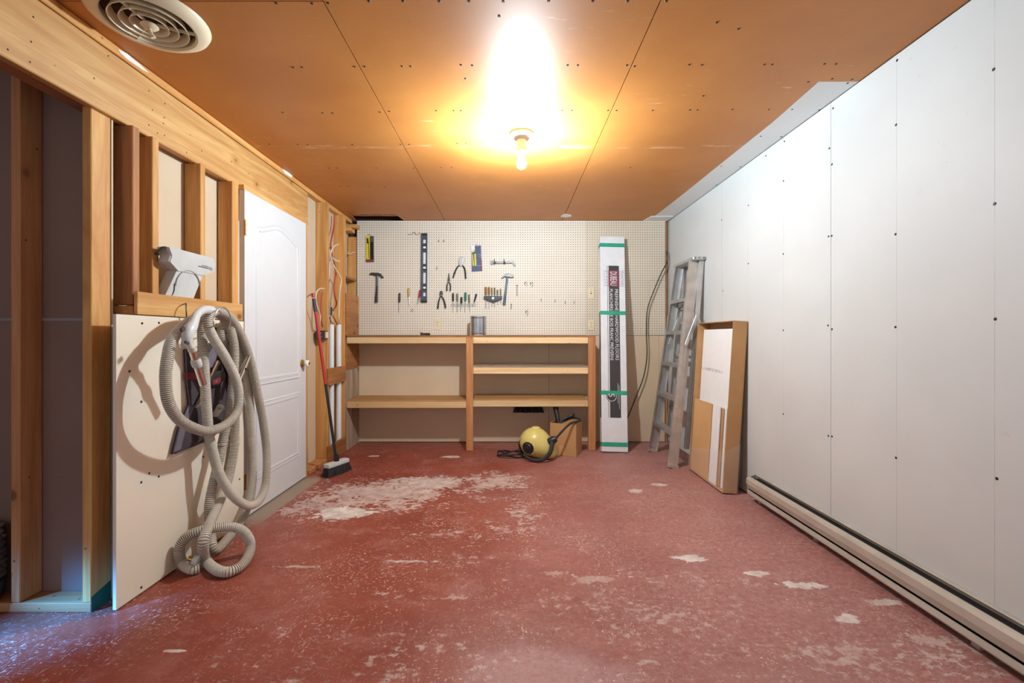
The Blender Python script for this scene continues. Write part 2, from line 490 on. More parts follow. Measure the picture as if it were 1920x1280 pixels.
M['ink'] = plain('charcoal_ink', lin(62, 56, 58), 0.55, var=0.05)
M['redink'] = plain('maroon_ink', lin(128, 62, 72), 0.55, var=0.04)
M['greyink'] = plain('grey_ink', lin(140, 138, 142), 0.6, var=0.03)
M['heater'] = plain('beige_enamel', lin(192, 184, 172), 0.35, 0.15, var=0.06, scale=6)
M['hose'] = plain('hose_plastic', lin(206, 199, 186), 0.42, var=0.03)
M['groove'] = plain('hose_recess_shade', lin(132, 118, 100), 0.6, var=0.05)  # web tone with the shade of the recesses put into the colour
M['grey'] = plain('pale_grey_plastic', lin(204, 206, 204), 0.4, var=0.05, scale=8)
M['bag'] = plain('charcoal_fabric', lin(70, 60, 66), 0.85, var=0.1, scale=20, bump=0.15)
M['bag2'] = plain('grey_fabric', lin(112, 106, 120), 0.8, var=0.1, scale=20, bump=0.15)
M['maroon'] = plain('maroon_webbing', lin(134, 40, 48), 0.7, var=0.08)
M['red'] = plain('red_plastic', lin(178, 44, 50), 0.4, var=0.05)
M['navy'] = plain('navy_grip', lin(58, 58, 84), 0.6)
M['yellow'] = plain('yellow_plastic', lin(214, 200, 118), 0.32, var=0.03)
M['yel2'] = plain('yellow_print', lin(226, 206, 40), 0.5)
M['blue'] = plain('blue_print', lin(58, 72, 112), 0.5, var=0.1, scale=40)
M['green'] = plain('green_handle', lin(20, 110, 96), 0.35)
M['amber'] = plain('amber_handle', lin(160, 112, 52), 0.3, var=0.1)
M['amber2'] = plain('yellow_handle', lin(206, 168, 76), 0.3, var=0.1)
M['olive'] = plain('olive_handle', lin(120, 112, 88), 0.4)
M['blueg'] = plain('slate_blue_metal', lin(84, 98, 114), 0.35, 0.4, var=0.1)
M['wirew'] = plain('white_cable', lin(222, 208, 184), 0.5)
M['wirer'] = plain('red_cable', lin(188, 78, 54), 0.5)
M['wireb'] = plain('black_cable', lin(38, 36, 36), 0.5)
M['greenpaint'] = plain('green_paint', lin(24, 84, 66), 0.6)
M['porcelain'] = plain('porcelain', lin(240, 234, 224), 0.25, var=0.01)
s = NT('clear_film')
M['film'] = s.out((0.9, 0.9, 0.9, 1), 0.25, Alpha=0.10)
s = NT('bulb_glass_lit')
s.b.inputs['Emission Color'].default_value = (0.87, 1.03, 1.12, 1)
s.b.inputs['Emission Strength'].default_value = BULB_STRENGTH
M['bulb'] = s.out((1, 1, 1, 1), 0.3)

# ================================================================= SETTING
H = 2.378
YB = 4.797        # back wall
XR = 1.71         # right wall
Y0 = -1.6         # the room runs on behind the camera
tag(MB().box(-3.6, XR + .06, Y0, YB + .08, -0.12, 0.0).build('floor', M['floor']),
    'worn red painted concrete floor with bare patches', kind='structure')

# ---- ceiling: dark joist void above, sheets below as parts
ceil = tag(MB().box(-3.6, XR + .06, Y0, YB + .08, H + .10, H + .14).build('ceiling', M['dark']),
           'brown boarded ceiling with visible sheet seams', kind='structure')
G = 0.0022
def csheet(pts, name='ceiling_sheet', m='ceil', dz=0.0):
    return MB().prism([V(x, y, H + dz) for x, y in pts], (0, 0, .012)).build(name, M[m], ceil)
SA, SB = -0.696, 0.561
csheet([(-1.80, Y0), (SA - G, Y0), (SA - G, 1.66 - G), (-1.80, 1.66 - G)])
csheet([(-1.80, 1.66 + G), (SA - G, 1.66 + G), (SA - G, YB), (-1.135, YB), (-1.165, 4.545), (-1.62, 4.545), (-1.66, YB), (-1.80, YB)])
csheet([(SA + G, Y0), (SB - G, Y0), (SB - G, YB), (SA + G, YB)])
csheet([(SB + G, Y0), (XR, Y0), (XR, 2.183 - G), (1.512, 2.183 - G), (1.530, 2.6), (1.522, 3.2), (1.515, 3.9), (1.50, 4.5), (1.488, YB), (SB + G, YB)])
csheet([(1.512 + G, 2.183), (XR, 2.183), (XR, YB), (1.488 + G, YB), (1.50 + G, 4.5), (1.515 + G, 3.9), (1.522 + G, 3.2), (1.530 + G, 2.6)], 'infill_strip', 'greystrip')
csheet([(1.46, 4.60), (1.69, 4.60), (1.69, YB - .005), (1.43, YB - .005)], 'infill_patch', 'greystrip', -0.006)
csheet([(-3.6, Y0), (-1.802, Y0), (-1.802, YB), (-3.6, YB)])
# joist and loose cable seen through the gap above the pegboard
MB().box(-1.75, -1.05, 4.62, 4.66, H + .014, H + .10).build('joist', wood('dark', 'x'), ceil, 0.003)
MB().tube(spline([V(-1.70, 4.6, H + .03), V(-1.5, 4.63, H + .012), V(-1.4, 4.60, H + .03), V(-1.25, 4.64, H + .015), V(-1.15, 4.66, H + .03)], .02), .005, 6).build('cable', M['wirew'], ceil, smooth=True)
# screws of the ceiling
scr = MB().lathe([(0, -.0012), (.0045, -.0012), (.0058, .001)], (0, 0, 0), seg=10)
def screw_proto(axis):
    m = MB().lathe([(0, .0016), (.0042, .0016), (.0060, 0), (.0060, -.001)], (0, 0, 0), axis, 10)
    o = m.build('screw', M['screw'], origin=(0, 0, 0))
    return o
sd = screw_proto((0, 0, -1))
first = True
ZL = [(212, 385), (262, 384), (563, 381), (620, 380), (836, 380), (885, 380), (1172, 372), (1236, 375), (152, 642), (380, 645), (437, 646),
      (708, 640), (762, 636), (1030, 632), (1130, 632), (1172, 632), (645, 7), (840, 7), (1047, 8), (1217, 8), (1413, 11), (76, 823), (238, 825), (295, 826), (550, 826),
      (825, 825), (875, 825), (1150, 818), (1200, 818), (415, 960), (462, 960), (687, 960), (900, 960), (1058, 957), (1118, 957), (480, 1065),
      (530, 1065), (647, 1067), (735, 1068), (1390, 95), (1198, 450), (115, 18), (320, 20), (412, 18)]
ZR = [(718, 88), (803, 113), (133, 256), (173, 256), (365, 256), (395, 260), (610, 253), (660, 254), (905, 252), (935, 252),
      (1140, 250), (1185, 250), (112, 432), (150, 432), (292, 432), (325, 432), (467, 432), (613, 430), (642, 430), (779, 428), (922, 428),
      (1076, 320), (1170, 308), (1230, 325), (1248, 310), (1013, 428), (1120, 430), (890, 533), (970, 535), (735, 650), (810, 652), (380, 655), (60, 5), (232, 5), (368, 5), (520, 5), (665, 375), (716, 723)]
PTS = [(480 + a / 3.048, b / 3.048) for a, b in ZL] + [(1000 + a / 2.087, b / 2.087) for a, b in ZR]
for px, py in PTS:
    p = WZ(px, py, H)
    if first:
        sd.location = p; sd.parent = ceil; sd.location = p - world_loc(ceil); first = False
    else: place(sd, p, ceil)
tag(MB().prism([W(1062 + 10 * math.cos(a) * (1 + .12 * math.sin(5 * a)), 404, 4.585) + V(0, .06 * math.sin(a) * (1 + .15 * math.cos(3 * a)), 0) + V(0, 0, H - .004 - W(1062, 404, 4.585).z)
                for a in [2 * math.pi * k / 18 for k in range(18)]], (0, 0, .0035)).build('plaster_patch', M['white'], bevel=.001),
    'small white plaster patch on brown ceiling near the pegboard', 'patch')

# ---- right wall
wr = tag(MB().box(XR + .014, XR + .06, Y0, YB + .08, 0, H + .1).build('wall_right', M['rwall']), 'white boarded right wall with dark screw heads', kind='structure')
ys = [Y0, 1.153, 2.372, 3.591, YB + .02]
for a, b in zip(ys, ys[1:]):
    MB().box(XR, XR + .012, a + .0013, b - .0013, 0.008, H - .004).build('wall_sheet', M['rwall'], wr)
RS = [(1863, 130), (1865, 382), (1866, 598), (1869, 897), (1682, 113), (1680, 234), (1679, 439), (1679, 613), (1680, 858),
      (1555, 278), (1560, 308), (1553.6, 443), (1559.6, 442), (1552.6, 610), (1560, 617), (1553, 817), (1560, 818), (1469, 339), (1468.6, 476), (1468.6, 619),
      (1468.6, 776), (1403, 385), (1403, 494), (1471, 265), (1562, 203), (1353, 412), (1355, 545), (1436, 292)]
sr = screw_proto((-1, 0, 0))
for k, (px, py) in enumerate(RS):
    p = WX(px, py, XR)
    if k == 0: sr.parent = wr; sr.location = p - world_loc(wr)
    else: place(sr, p, wr)

# ---- back wall: lower drywall sheets
wb = tag(MB().box(-1.80, XR + .06, YB + .05, YB + .08, 0, H + .1).build('wall_back', M['dark']), 'back wall with brown drywall below the pegboard', kind='structure')
for a, b in ((-1.64, .418), (.421, 1.60)):
    MB().box(a, b, YB - .012, YB + .001, 0.006, 1.145).build('drywall_sheet', M['backdry'], wb)
MB().box(1.602, 1.664, YB - .012, YB + .001, .006, 1.145).build('drywall_strip', M['backdry'], wb)
MB().box(1.67, 1.70, YB + .01, YB + .048, 0, H).build('corner_stud', wood('dark', 'z'), wb)

# ---- left wall: studs, header, panels
wl = tag(MB().box(-1.772, -1.758, 1.93, 2.70, 0, H).build('wall_left', M['paper']), 'open stud wall on the left with timber header', kind='structure')
XS = -1.665
def lwood(x0, x1, y0, y1, z0, z1, name, tone, axis, bevel=.003):
    return MB().box(x0, x1, y0, y1, z0, z1).build(name, wood(tone, axis), wl, bevel)
MB().box(-1.772, -1.742, 3.57, YB, 0, H).build('backing_sheet', M['paper'], wl)
HB = 2.064
lwood(-1.728, -1.690, 0.25, 3.73, HB, 2.335, 'header_beam', 'beam', 'y', .004)
lwood(-1.800, -1.730, 0.25, 3.73, HB + .006, 2.335, 'inner_header', 'brown', 'y')
lwood(-1.785, -1.684, 0.25, YB - .04, 2.338, H - .002, 'top_plate', 'stud', 'y', .004)
for y0, y1, tone in ((1.966, 2.004, 'brown'), (2.075, 2.114, 'stud'), (2.398, 2.436, 'stud'), (2.672, 2.708, 'stud')):
    lwood(-1.753, XS, y0, y1, 1.27 if y0 < 2.65 else 0, HB - .001, 'stud', tone, 'z')
lwood(-1.753, XS, 2.710, 2.734, 0, HB - .001, 'door_jamb', 'stud', 'z')
lwood(-1.649, -1.632, 1.952, 2.722, 1.226, 1.327, 'ledger_board', 'beam', 'y', .002)
lwood(-1.753, XS, 1.966, 2.67, 1.226, 1.264, 'blocking', 'stud', 'y')
MB().box(-1.727, -1.716, 1.918, 1.926, 0, HB).build('corner_strip', M['paper'], wl)
MB().box(-1.752, -1.664, 2.0, 2.68, 0.0, .038).build('sole_plate', wood('stud', 'y'), wl)
dw = MB().box(-1.631, -1.617, 1.829, 2.706, .006, 1.221).build('drywall_panel', M['drywall'], wl)
sl = screw_proto((1, 0, 0))
for k, (px, py) in enumerate([(266.5, 606), (298, 605), (243, 696), (265, 753), (265, 904), (280, 887), (265, 1101), (297.6, 893), (381, 856), (449, 898)]):
    p = WX(px, py, -1.617)
    if k == 0: sl.parent = wl; sl.location = p - world_loc(wl)
    else: place(sl, p, wl)
nl = screw_proto((1, 0, 0)); nl.name = 'nail'; nl.scale = (.6, .6, .6)
for k, (zx, zy) in enumerate([(200, 102), (187, 250), (180, 372), (47, 297), (893, 545), (990, 622), (915, 660), (985, 705), (893, 750), (945, 798), (987, 812), (1210, 905), (1490, 1040), (650, 335), (565, 470)]):
    p = WX(zx / 3.2, zy / 3.2, -1.690)
    if k == 0: nl.parent = wl; nl.location = p - world_loc(wl)
    else: place(nl, p, wl)
for pts in ([(222, 92), (238, 100), (262, 120), (280, 137), (268, 131), (240, 112), (226, 99)], [(529, 316), (540, 322), (549, 330), (546, 333), (534, 325)]):
    MB().prism([WX(px, py, -1.6835) for px, py in pts], (-.0006, 0, 0)).build('plaster_smear', M['white'], wl)
# beyond the door
XT = -1.636
lwood(-1.742, -1.655, 3.570, 3.640, 0, HB, 'door_jamb', 'stud', 'z')
lwood(-1.654, -1.636, 3.566, 3.60, 0, 1.22, 'jamb_casing', 'beam', 'z', .002)
for y in (3.992, 4.405):
    lwood(-1.741, XT, y, y + .038, .039, 2.337, 'stud', 'stud', 'z')
lwood(-1.741, XT, 3.64, 4.40, 0, .038, 'sole_plate', 'post', 'y')
lwood(-1.739, -1.652, 4.62, YB - .045, 2.23, 2.268, 'blocking', 'stud', 'x')
lwood(-1.739, -1.600, 4.66, YB - .05, 2.272, 2.31, 'blocking', 'stud', 'x')
lwood(-1.739, -1.641, 4.46, YB - .04, 1.72, 1.742, 'blocking', 'ply', 'y')
lwood(-1.735, -1.650, YB - .03, YB - .001, 1.56, 2.2, 'end_stud', 'stud', 'z')

# ---- short framed wall at the near left
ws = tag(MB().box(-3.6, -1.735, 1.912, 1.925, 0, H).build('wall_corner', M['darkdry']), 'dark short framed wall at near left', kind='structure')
for x0 in (-3.2, -2.78, -2.407, -2.043, -1.751):
    MB().box(x0, x0 + .038, 1.822, 1.911, .0395, H - .002).build('stud', wood('stud' if x0 > -1.8 else 'dark', 'z'), ws, .003)
MB().box(-3.6, -1.713, 1.822, 1.911, 0, .038).build('sole_plate', wood('dark', 'x'), ws, .003)
MB().box(-3.6, -1.74, 1.9085, 1.9118, 1.196, 1.208).build('joint_tape', M['greyink'], ws)
MB().prism([V(-1.7118, 1.822, .0), V(-1.7118, 1.911, .0), V(-1.7118, 1.911, .085), V(-1.7118, 1.822, .062)], (-.0015, 0, 0)).build('paint_mark', M['greenpaint'], ws)

# ---- outer wall on the left with a small daylight window
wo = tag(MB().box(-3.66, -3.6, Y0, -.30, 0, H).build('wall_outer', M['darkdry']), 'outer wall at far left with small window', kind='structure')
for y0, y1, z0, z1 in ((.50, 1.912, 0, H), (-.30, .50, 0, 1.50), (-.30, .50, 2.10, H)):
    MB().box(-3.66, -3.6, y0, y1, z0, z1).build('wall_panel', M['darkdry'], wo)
w1_ = tag(MB().box(-3.66, -3.59, -.30, .50, 1.47, 1.50).build('window_1', M['white']), 'small basement window in the outer wall', kind='structure')
for y0, y1, z0, z1 in ((-.30, -.26, 1.501, 2.10), (.46, .50, 1.501, 2.10), (-.26, .46, 2.06, 2.10)):
    MB().box(-3.66, -3.605, y0, y1, z0, z1).build('window_frame', M['white'], w1_)
# ---- door
XD = -1.630
d1 = tag(MB().box(XD - .035, XD, 2.738, 3.561, .014, 2.035).build('door_1', M['door'], bevel=.002), 'white two-panel interior door with arched top panel', kind='structure')
def moulding(outline):
    """picture-frame moulding following a closed outline on the door face"""
    pts = outline; n = len(pts)
    prof = [(-.020, 0.0), (-.014, .005), (-.006, .006), (0, .0025), (.008, .0025), (.014, .0055), (.020, 0.0)]
    c = sum(pts, V(0, 0, 0)) / n
    m = MB(); vs = []
    for i in range(n):
        t = (pts[(i + 1) % n] - pts[i - 1]).normalized()
        a = (pts[i] - pts[i - 1]).normalized(); b = (pts[(i + 1) % n] - pts[i]).normalized()
        nn = V(0, t.z, -t.y)
        if nn.dot(pts[i] - c) < 0: nn = -nn
        k = 1 / max(.5, math.cos(a.angle(b) / 2))
        for o, h in prof: vs.append(pts[i] + nn * o * k + V(h, 0, 0))
    q = len(prof)
    fs = [(i * q + j, i * q + j + 1, ((i + 1) % n) * q + j + 1, ((i + 1) % n) * q + j) for i in range(n) for j in range(q - 1)]
    return m._add(vs, fs).build('panel_moulding', M['door'], d1, smooth=True)
yl, yr = 2.873, 3.432
arch = [V(XD, yl, .836)] + [V(XD, yl, .836 + (1.825 - .836) * k / 6) for k in range(1, 7)]
for k in range(1, 24):
    t = k / 24
    arch.append(V(XD, yl + (yr - yl) * t, 1.825 + .068 * (0.5 - 0.5 * math.cos(2 * math.pi * t)) ** .85))
arch += [V(XD, yr, 1.825 - (1.825 - .836) * k / 6) for k in range(0, 7)]
moulding(arch)
moulding([V(XD, yl, .226), V(XD, yl, .684), V(XD, yr, .684), V(XD, yr, .226)])
kn = MB().lathe([(0, 0), (.031, 0), (.031, .004), (.026, .008), (.012, .010), (.010, .022)], (XD, 3.49, .921), (1, 0, 0), 20).build('knob_plate', M['brass'], d1, smooth=True)
MB().lathe([(.010, .020), (.020, .026), (.027, .038), (.025, .050), (.016, .056), (0, .056)], (XD, 3.49, .921), (1, 0, 0), 20).build('knob', M['porcelain'], kn, smooth=True)
MB().lathe([(0, .056), (.012, .056), (.011, .060), (0, .061)], (XD, 3.49, .921), (1, 0, 0), 14).build('knob_button', M['brass'], kn, smooth=True)
for z in (1.80, .235):
    hg = MB().box(XD - .003, XD + .0025, 2.731, 2.752, z - .045, z + .045).build('hinge', M['brass'], d1, .001)
    MB().tube([V(XD + .006, 2.736, z - .048), V(XD + .006, 2.736, z + .048)], .0055, 10).build('hinge_pin', M['brass'], hg, smooth=True)
tag(MB().box(XD - .036, XD - .004, 2.735, 3.565, 2.037, HB).build('trim_1', wood('beam', 'y')), 'wooden head jamb over the white door', kind='structure')

# ================================================================= LAMP, VENT
LX, LY = .072, 2.737
lamp = thing('light_fixture', (LX, LY, H), 'lit bare bulb in white porcelain ceiling lampholder', 'lamp')
MB().lathe([(0, 0), (.072, 0), (.074, -.006), (.070, -.020), (.056, -.030), (.047, -.030), (.044, -.036), (.036, -.040), (0, -.040)], (LX, LY, H), seg=32).build('base', M['porcelain'], lamp, smooth=True)
MB().lathe([(0, -.040), (.028, -.040), (.030, -.058), (.027, -.086), (.036, -.100), (.038, -.114), (.032, -.124), (.018, -.127), (0, -.127)], (LX, LY, H), seg=28).build('socket', M['porcelain'], lamp, smooth=True)
MB().lathe([(.0135, -.124), (.0145, -.142), (.021, -.158), (.0285, -.176), (.030, -.190), (.026, -.205), (.016, -.215), (0, -.218)], (LX, LY, H), seg=18).build('bulb', M['bulb'], lamp, smooth=True)
MB().box(LX + .048, LX + .056, LY - .010, LY + .010, H - .018, H - .010).build('terminal_screw', M['brass'], lamp)

vx, vy = -1.409, 1.742
vent = thing('ceiling_vent', (vx, vy, H), 'round off-white ceiling vent with concentric rings beside the header', 'vent')
MB().lathe([(.150, -.0005), (.198, -.0005), (.202, -.004), (.196, -.016), (.176, -.030), (.156, -.034), (.148, -.028), (.148, -.004)], (vx, vy, H), seg=48, close=True).build('flange', M['offwhite'], vent, smooth=True)
MB().lathe([(0, -.002), (.149, -.002)], (vx, vy, H), seg=40).build('duct_opening', M['dark'], vent)
for r in (.125, .092, .060):
    MB().lathe([(r - .012, -.004), (r, -.036), (r + .003, -.036), (r - .008, -.004)], (vx, vy, H), seg=40, close=True).build('ring', M['offwhite'], vent, smooth=True)
MB().lathe([(0, -.030), (.026, -.030), (.030, -.036), (.022, -.044), (0, -.046)], (vx, vy, H), seg=20).build('hub', M['offwhite'], vent, smooth=True)
for a in (25, 145, 265):
    d = V(math.cos(math.radians(a)), math.sin(math.radians(a)), 0)
    MB().bar(V(vx, vy, H - .026) + d * .02, V(vx, vy, H - .026) + d * .15, (0, 0, 1), .012, .003).build('spoke', M['offwhite'], vent)
MB().tube([V(vx, vy, H - .045), V(vx + .004, vy + .004, H - .062), V(vx + .008, vy + .01, H - .075)], [.006, .005, .010], 8).build('damper_knob', M['offwhite'], vent, smooth=True)

# ================================================================= BASEBOARD HEATER
ht = thing('baseboard_heater', (1.67, 1.9, 0), 'long beige electric baseboard heater under the white wall', 'heater')
ya, yb = .62, 3.075
def ext(prof, name, mat, par=ht, y0=ya, y1=yb, bevel=0.0):
    return MB().prism([V(x, y0, z) for x, z in prof], (0, y1 - y0, 0)).build(name, mat, par, bevel)
ext([(1.7085, .012), (1.7085, .182), (1.704, .182), (1.704, .012)], 'back_plate', M['heater'])
ext([(1.704, .182), (1.694, .181), (1.690, .178), (1.692, .176), (1.695, .178), (1.704, .179)], 'top_lip', M['heater'])
ext([(1.652, .168), (1.640, .163), (1.632, .150), (1.632, .118), (1.644, .086), (1.650, .084), (1.652, .088), (1.637, .119), (1.637, .149), (1.644, .160), (1.654, .164)], 'front_cover', M['heater'])
ext([(1.650, .072), (1.644, .070), (1.640, .050), (1.648, .040), (1.703, .030), (1.703, .034), (1.650, .044), (1.645, .051), (1.649, .066), (1.652, .068)], 'bottom_lip', M['heater'])
MB().box(1.664, 1.702, ya + .03, yb - .03, .060, .160).build('heating_fins', M['black'], ht)
MB().prism([V(1.703, yb + .001, .030), V(1.703, yb + .001, .178), V(1.690, yb + .001, .176), V(1.650, yb + .001, .160), V(1.640, yb + .001, .12), V(1.650, yb + .001, .045)], (0, .0015, 0)).build('end_cap', M['heater'], ht)
for y in (.75, 1.6, 2.45, 3.0):
    MB().box(1.688, 1.703, y, y + .03, .0, .031).build('bracket', M['heater'], ht)

# ================================================================= PEGBOARD
YP = 4.776
pg = thing('pegboard', (0, YP + .004, 1.15), 'cream pegboard sheets covering upper back wall above bench', 'pegboard')
MB().box(-1.640, .8175, YP, YP + .006, 1.150, H - .003).build('pegboard_sheet', M['peg'], pg)
MB().prism([V(.8195, YP, 1.148), V(1.487, YP, 1.148), V(1.487, YP, 1.735), V(1.667, YP, 1.735), V(1.667, YP, H - .003), V(.8195, YP, H - .003)], (0, .006, 0)).build('pegboard_sheet', M['peg2'], pg)
MB().box(1.489, 1.667, YP - .001, YP + .005, 1.150, 1.733).build('pegboard_offcut', M['peg2'], pg)
for x in (-1.55, -.7, .3, 1.2, 1.64):
    MB().box(x, x + .025, YP + .0062, YP + .0205, 1.165, H - .004).build('batten', wood('stud', 'z'), pg)

# ================================================================= WORKBENCH SHELF
YF, YBK = 4.412, 4.783
sh = thing('workbench_shelf', (-.39, 4.6, 0), 'timber workbench with open shelves below the pegboard', 'shelf')
XL, XRT = -1.618, .846
def sx_(px, y=YF): return (px - VX) * y / F
def sz_(py, y=YF): return EYE + (VY - py) * y / F
MB().box(XL, XRT + .004, YF - .002, YP - .002, 1.127, 1.143).build('worktop', wood('ply', 'x'), sh, .0015)
p0, p1 = sx_(874), sx_(887)
q0, q1 = sx_(1103), sx_(1117)
MB().box(p0, p1, YF, YF + .038, 0.001, 1.1265).build('post', wood('post', 'z'), sh, .003)
MB().box(q0, q1, YF, YF + .038, 0.001, 1.1265).build('post', wood('post', 'z'), sh, .003)
rails = [(XL, p0, 1.064), (p1, q0, 1.064), (XL, p0, .424), (p1, q0, .437), (p1, q0, .763)]
for a, b, z in rails:
    MB().box(a + .001, b - .001, YF + .001, YF + .036, z, z + .0625).build('rail', wood('pale', 'x'), sh, .003)
    MB().box(a + .001, b - .001, 4.745, YBK - .002, z, z + .0625).build('rear_rail', wood('pale', 'x'), sh, .003)
MB().box(XL, p0 - .001, YF + .002, YBK, .4867, .503).build('shelf_board', wood('shelf', 'x'), sh, .0015)
MB().box(p1 + .001, q0 - .001, YF + .002, YBK, .4997, .515).build('shelf_board', wood('shelf', 'x'), sh, .0015)
MB().box(p1 + .001, q0 - .001, YF + .002, YBK, .8257, .842).build('shelf_board', wood('greyply', 'x'), sh, .0015)
for z in (1.064, .763, .437):
    MB().box(q0 + .005, q0 + .040, YF + .039, 4.744, z, z + .0625).build('end_rail', wood('pale', 'y'), sh, .003)
MB().box(-1.634, -1.6195, YF + .012, YBK, .80, 1.126).build('side_panel', wood('ply', 'y'), sh)
MB().box(-1.634, -1.6195, YF + .012, YP - .003, 1.144, 1.562).build('side_panel', wood('ply', 'y'), sh)
MB().box(-1.634, -1.6195, YF + .004, YBK, .002, .798).build('side_panel', wood('greyply', 'z'), sh)

# ================================================================= FLOORING CARTON
BL = V(.894, 4.333, .014); TL = V(.948, 4.683, 2.186)
fv = (TL - BL).normalized(); fu = V(1, 0, 0); fu = (fu - fv * fu.dot(fv)).normalized(); fn = fu.cross(fv)   # towards the camera
if fn.y > 0: fn = -fn
FWD, FTH, FL = .256, .082, (TL - BL).length
ct = thing('flooring_carton', (1.02, 4.36, 0), 'tall white hardwood flooring carton leaning on pegboard, green tape bands', 'carton')
def CP(u, t, lift=0.0): return BL + fu * (u * FWD) + fv * (t * FL) + fn * lift
def tpy(py):     # fraction along the carton that appears at image row py
    lo_, hi_ = 0.0, 1.0
    for _ in range(40):
        mid = (lo_ + hi_) / 2; p = CP(.5, mid)
        if VY + F * (EYE - p.z) / p.y > py: lo_ = mid
        else: hi_ = mid
    return lo_
MB().prism([CP(0, 0), CP(1, 0), CP(1, 1), CP(0, 1)], -fn * FTH).build('carton_body', M['carton'], ct, .002)
def cpatch(u0, u1, pa, pb, mat, name, lift=.0007):
    a, b = tpy(pa), tpy(pb)
    return MB().prism([CP(u0, b, lift), CP(u1, b, lift), CP(u1, a, lift), CP(u0, a, lift)], -fn * .0005).build(name, M[mat], ct)
cpatch(.335, .755, 498, 783, 'ink', 'printed_band')
cpatch(.275, .292, 498, 783, 'ink', 'printed_line')
cpatch(.325, .765, 507, 537, 'redink', 'printed_block', .0012)
for u0, u1 in ((.795, .797), (.968, .970), (.12, .122), (.318, .320)):
    cpatch(u0, u1, 507, 537, 'greyink', 'printed_line')
cpatch(.795, .97, 507, 507.4, 'greyink', 'printed_line'); cpatch(.795, .97, 536.6, 537, 'greyink', 'printed_line')
cpatch(.12, .32, 507, 507.4, 'greyink', 'printed_line'); cpatch(.12, .32, 536.6, 537, 'greyink', 'printed_line')
def ctext(body, u, pa, pb, size, mat, lift, sp=1.0):
    a, b = tpy(pa), tpy(pb)
    return text_mesh(body, M[mat], ct, 'lettering', size, CP(u, a, lift), -fv, fu, width=(a - b) * FL, spacing=sp)
ctext('DUBEAU', .40, 509.5, 535, .098, 'carton', .0020)
ctext('PLANCHERS', .82, 509, 535.5, .046, 'greyink', .0014, 1.1)
ctext('FLOORS', .145, 509, 535.5, .046, 'greyink', .0014, 1.5)
ctext('PREFINISHED HARDWOOD FLOORS', .575, 542, 675, .048, 'carton', .0016)
ctext('PLANCHERS DE BOIS FRANC PR\u00c9VERNI', .365, 542, 675, .048, 'carton', .0016)
for u, pa, pb in ((.69, 722, 766), (.64, 718, 756)):
    cpatch(u, u + .012, pa, pb, 'carton', 'fine_print', .0014)
for u in (.09, .12): cpatch(u, u + .006, 728, 752, 'greyink', 'fine_print')
ec = CP(.40, tpy(743), .0016)
em = MB().lathe([(0, 0), (.055, 0), (.055, .0004), (0, .0004)], ec, fn, 28).build('emblem', M['ink'], ct)
MB().lathe([(.044, .0008), (.049, .0008), (.049, .0012), (.044, .0012)], ec, fn, 28, True).build('emblem_ring', M['carton'], em)
text_mesh('5', M['carton'], em, 'emblem_figure', .085, ec + fn * .002 + fv * .028 - fu * .03, -fv, fu)
for pa, pb in ((456, 463), (583, 590), (732.5, 740), (829, 837)):
    a, b = tpy(pa), tpy(pb)
    t_ = MB()
    t_.prism([CP(-.003, b, .003), CP(1.003, b, .003), CP(1.003, a, .003), CP(-.003, a, .003)], -fn * .0007)
    for u in (-.006, 1.003):
        t_.prism([CP(u, b, .003), CP(u + .003, b, .003), CP(u + .003, a, .003), CP(u, a, .003)], -fn * (FTH + .003))
    t_.build('tape_band', M['tape'], ct)
a, b = tpy(590), tpy(783)
MB().prism([CP(-.002, b, -.01), CP(-.002, b, -FTH + .02), CP(-.002, a, -FTH + .02), CP(-.002, a, -.01)], fu * .0003).build('side_print', M['ink'], ct)

# ================================================================= STEP LADDER
ld = thing('step_ladder', (1.45, 4.1, 0), 'folded aluminium stepladder leaning against the white wall', 'ladder')
fb_far, ft_far = V(1.405, 4.385, .012), V(1.630, 4.295, 1.80)
fb_near, ft_near = V(1.405, 3.835, .012), V(1.630, 3.935, 1.80)
def rail(a, b, inward, w, fl, name, mat):
    a, b, inward = Vector(a), Vector(b), Vector(inward)
    d = (b - a).normalized(); wdir = V(1, 0, 0); wdir = (wdir - d * wdir.dot(d)).normalized()
    m = MB()
    m.obox((a + b) / 2, (b - a) / 2, wdir * w / 2, inward * .0012)
    for s_ in (-1, 1):
        m.obox((a + b) / 2 + wdir * s_ * (w / 2 - .0012) + inward * fl / 2, (b - a) / 2, inward * fl / 2, wdir * .0012)
        m.obox((a + b) / 2 + wdir * s_ * w * .2 - inward * .0015, (b - a) / 2, inward * .0012, wdir * w * .07)
    return m.build(name, mat, ld)
rail(fb_far, ft_far, (0, -1, 0), .080, .026, 'front_rail', M['alu'])
rail(fb_near, ft_near, (0, 1, 0), .080, .026, 'front_rail', M['alu2'])
rail(V(1.545, 3.885, .15), V(1.682, 3.905, 1.80), (0, 1, 0), .042, .02, 'rear_rail', M['alu'])
rail(V(1.545, 4.355, .15), V(1.682, 4.315, 1.80), (0, -1, 0), .042, .02, 'rear_rail', M['alu'])
for a in (fb_far, fb_near):
    MB().bar(V(a.x - .002, a.y, 0.0), V(a.x + .006, a.y, .03), (1, 0, 0), .088, .034).build('rubber_foot', M['alu2'], ld, .002)
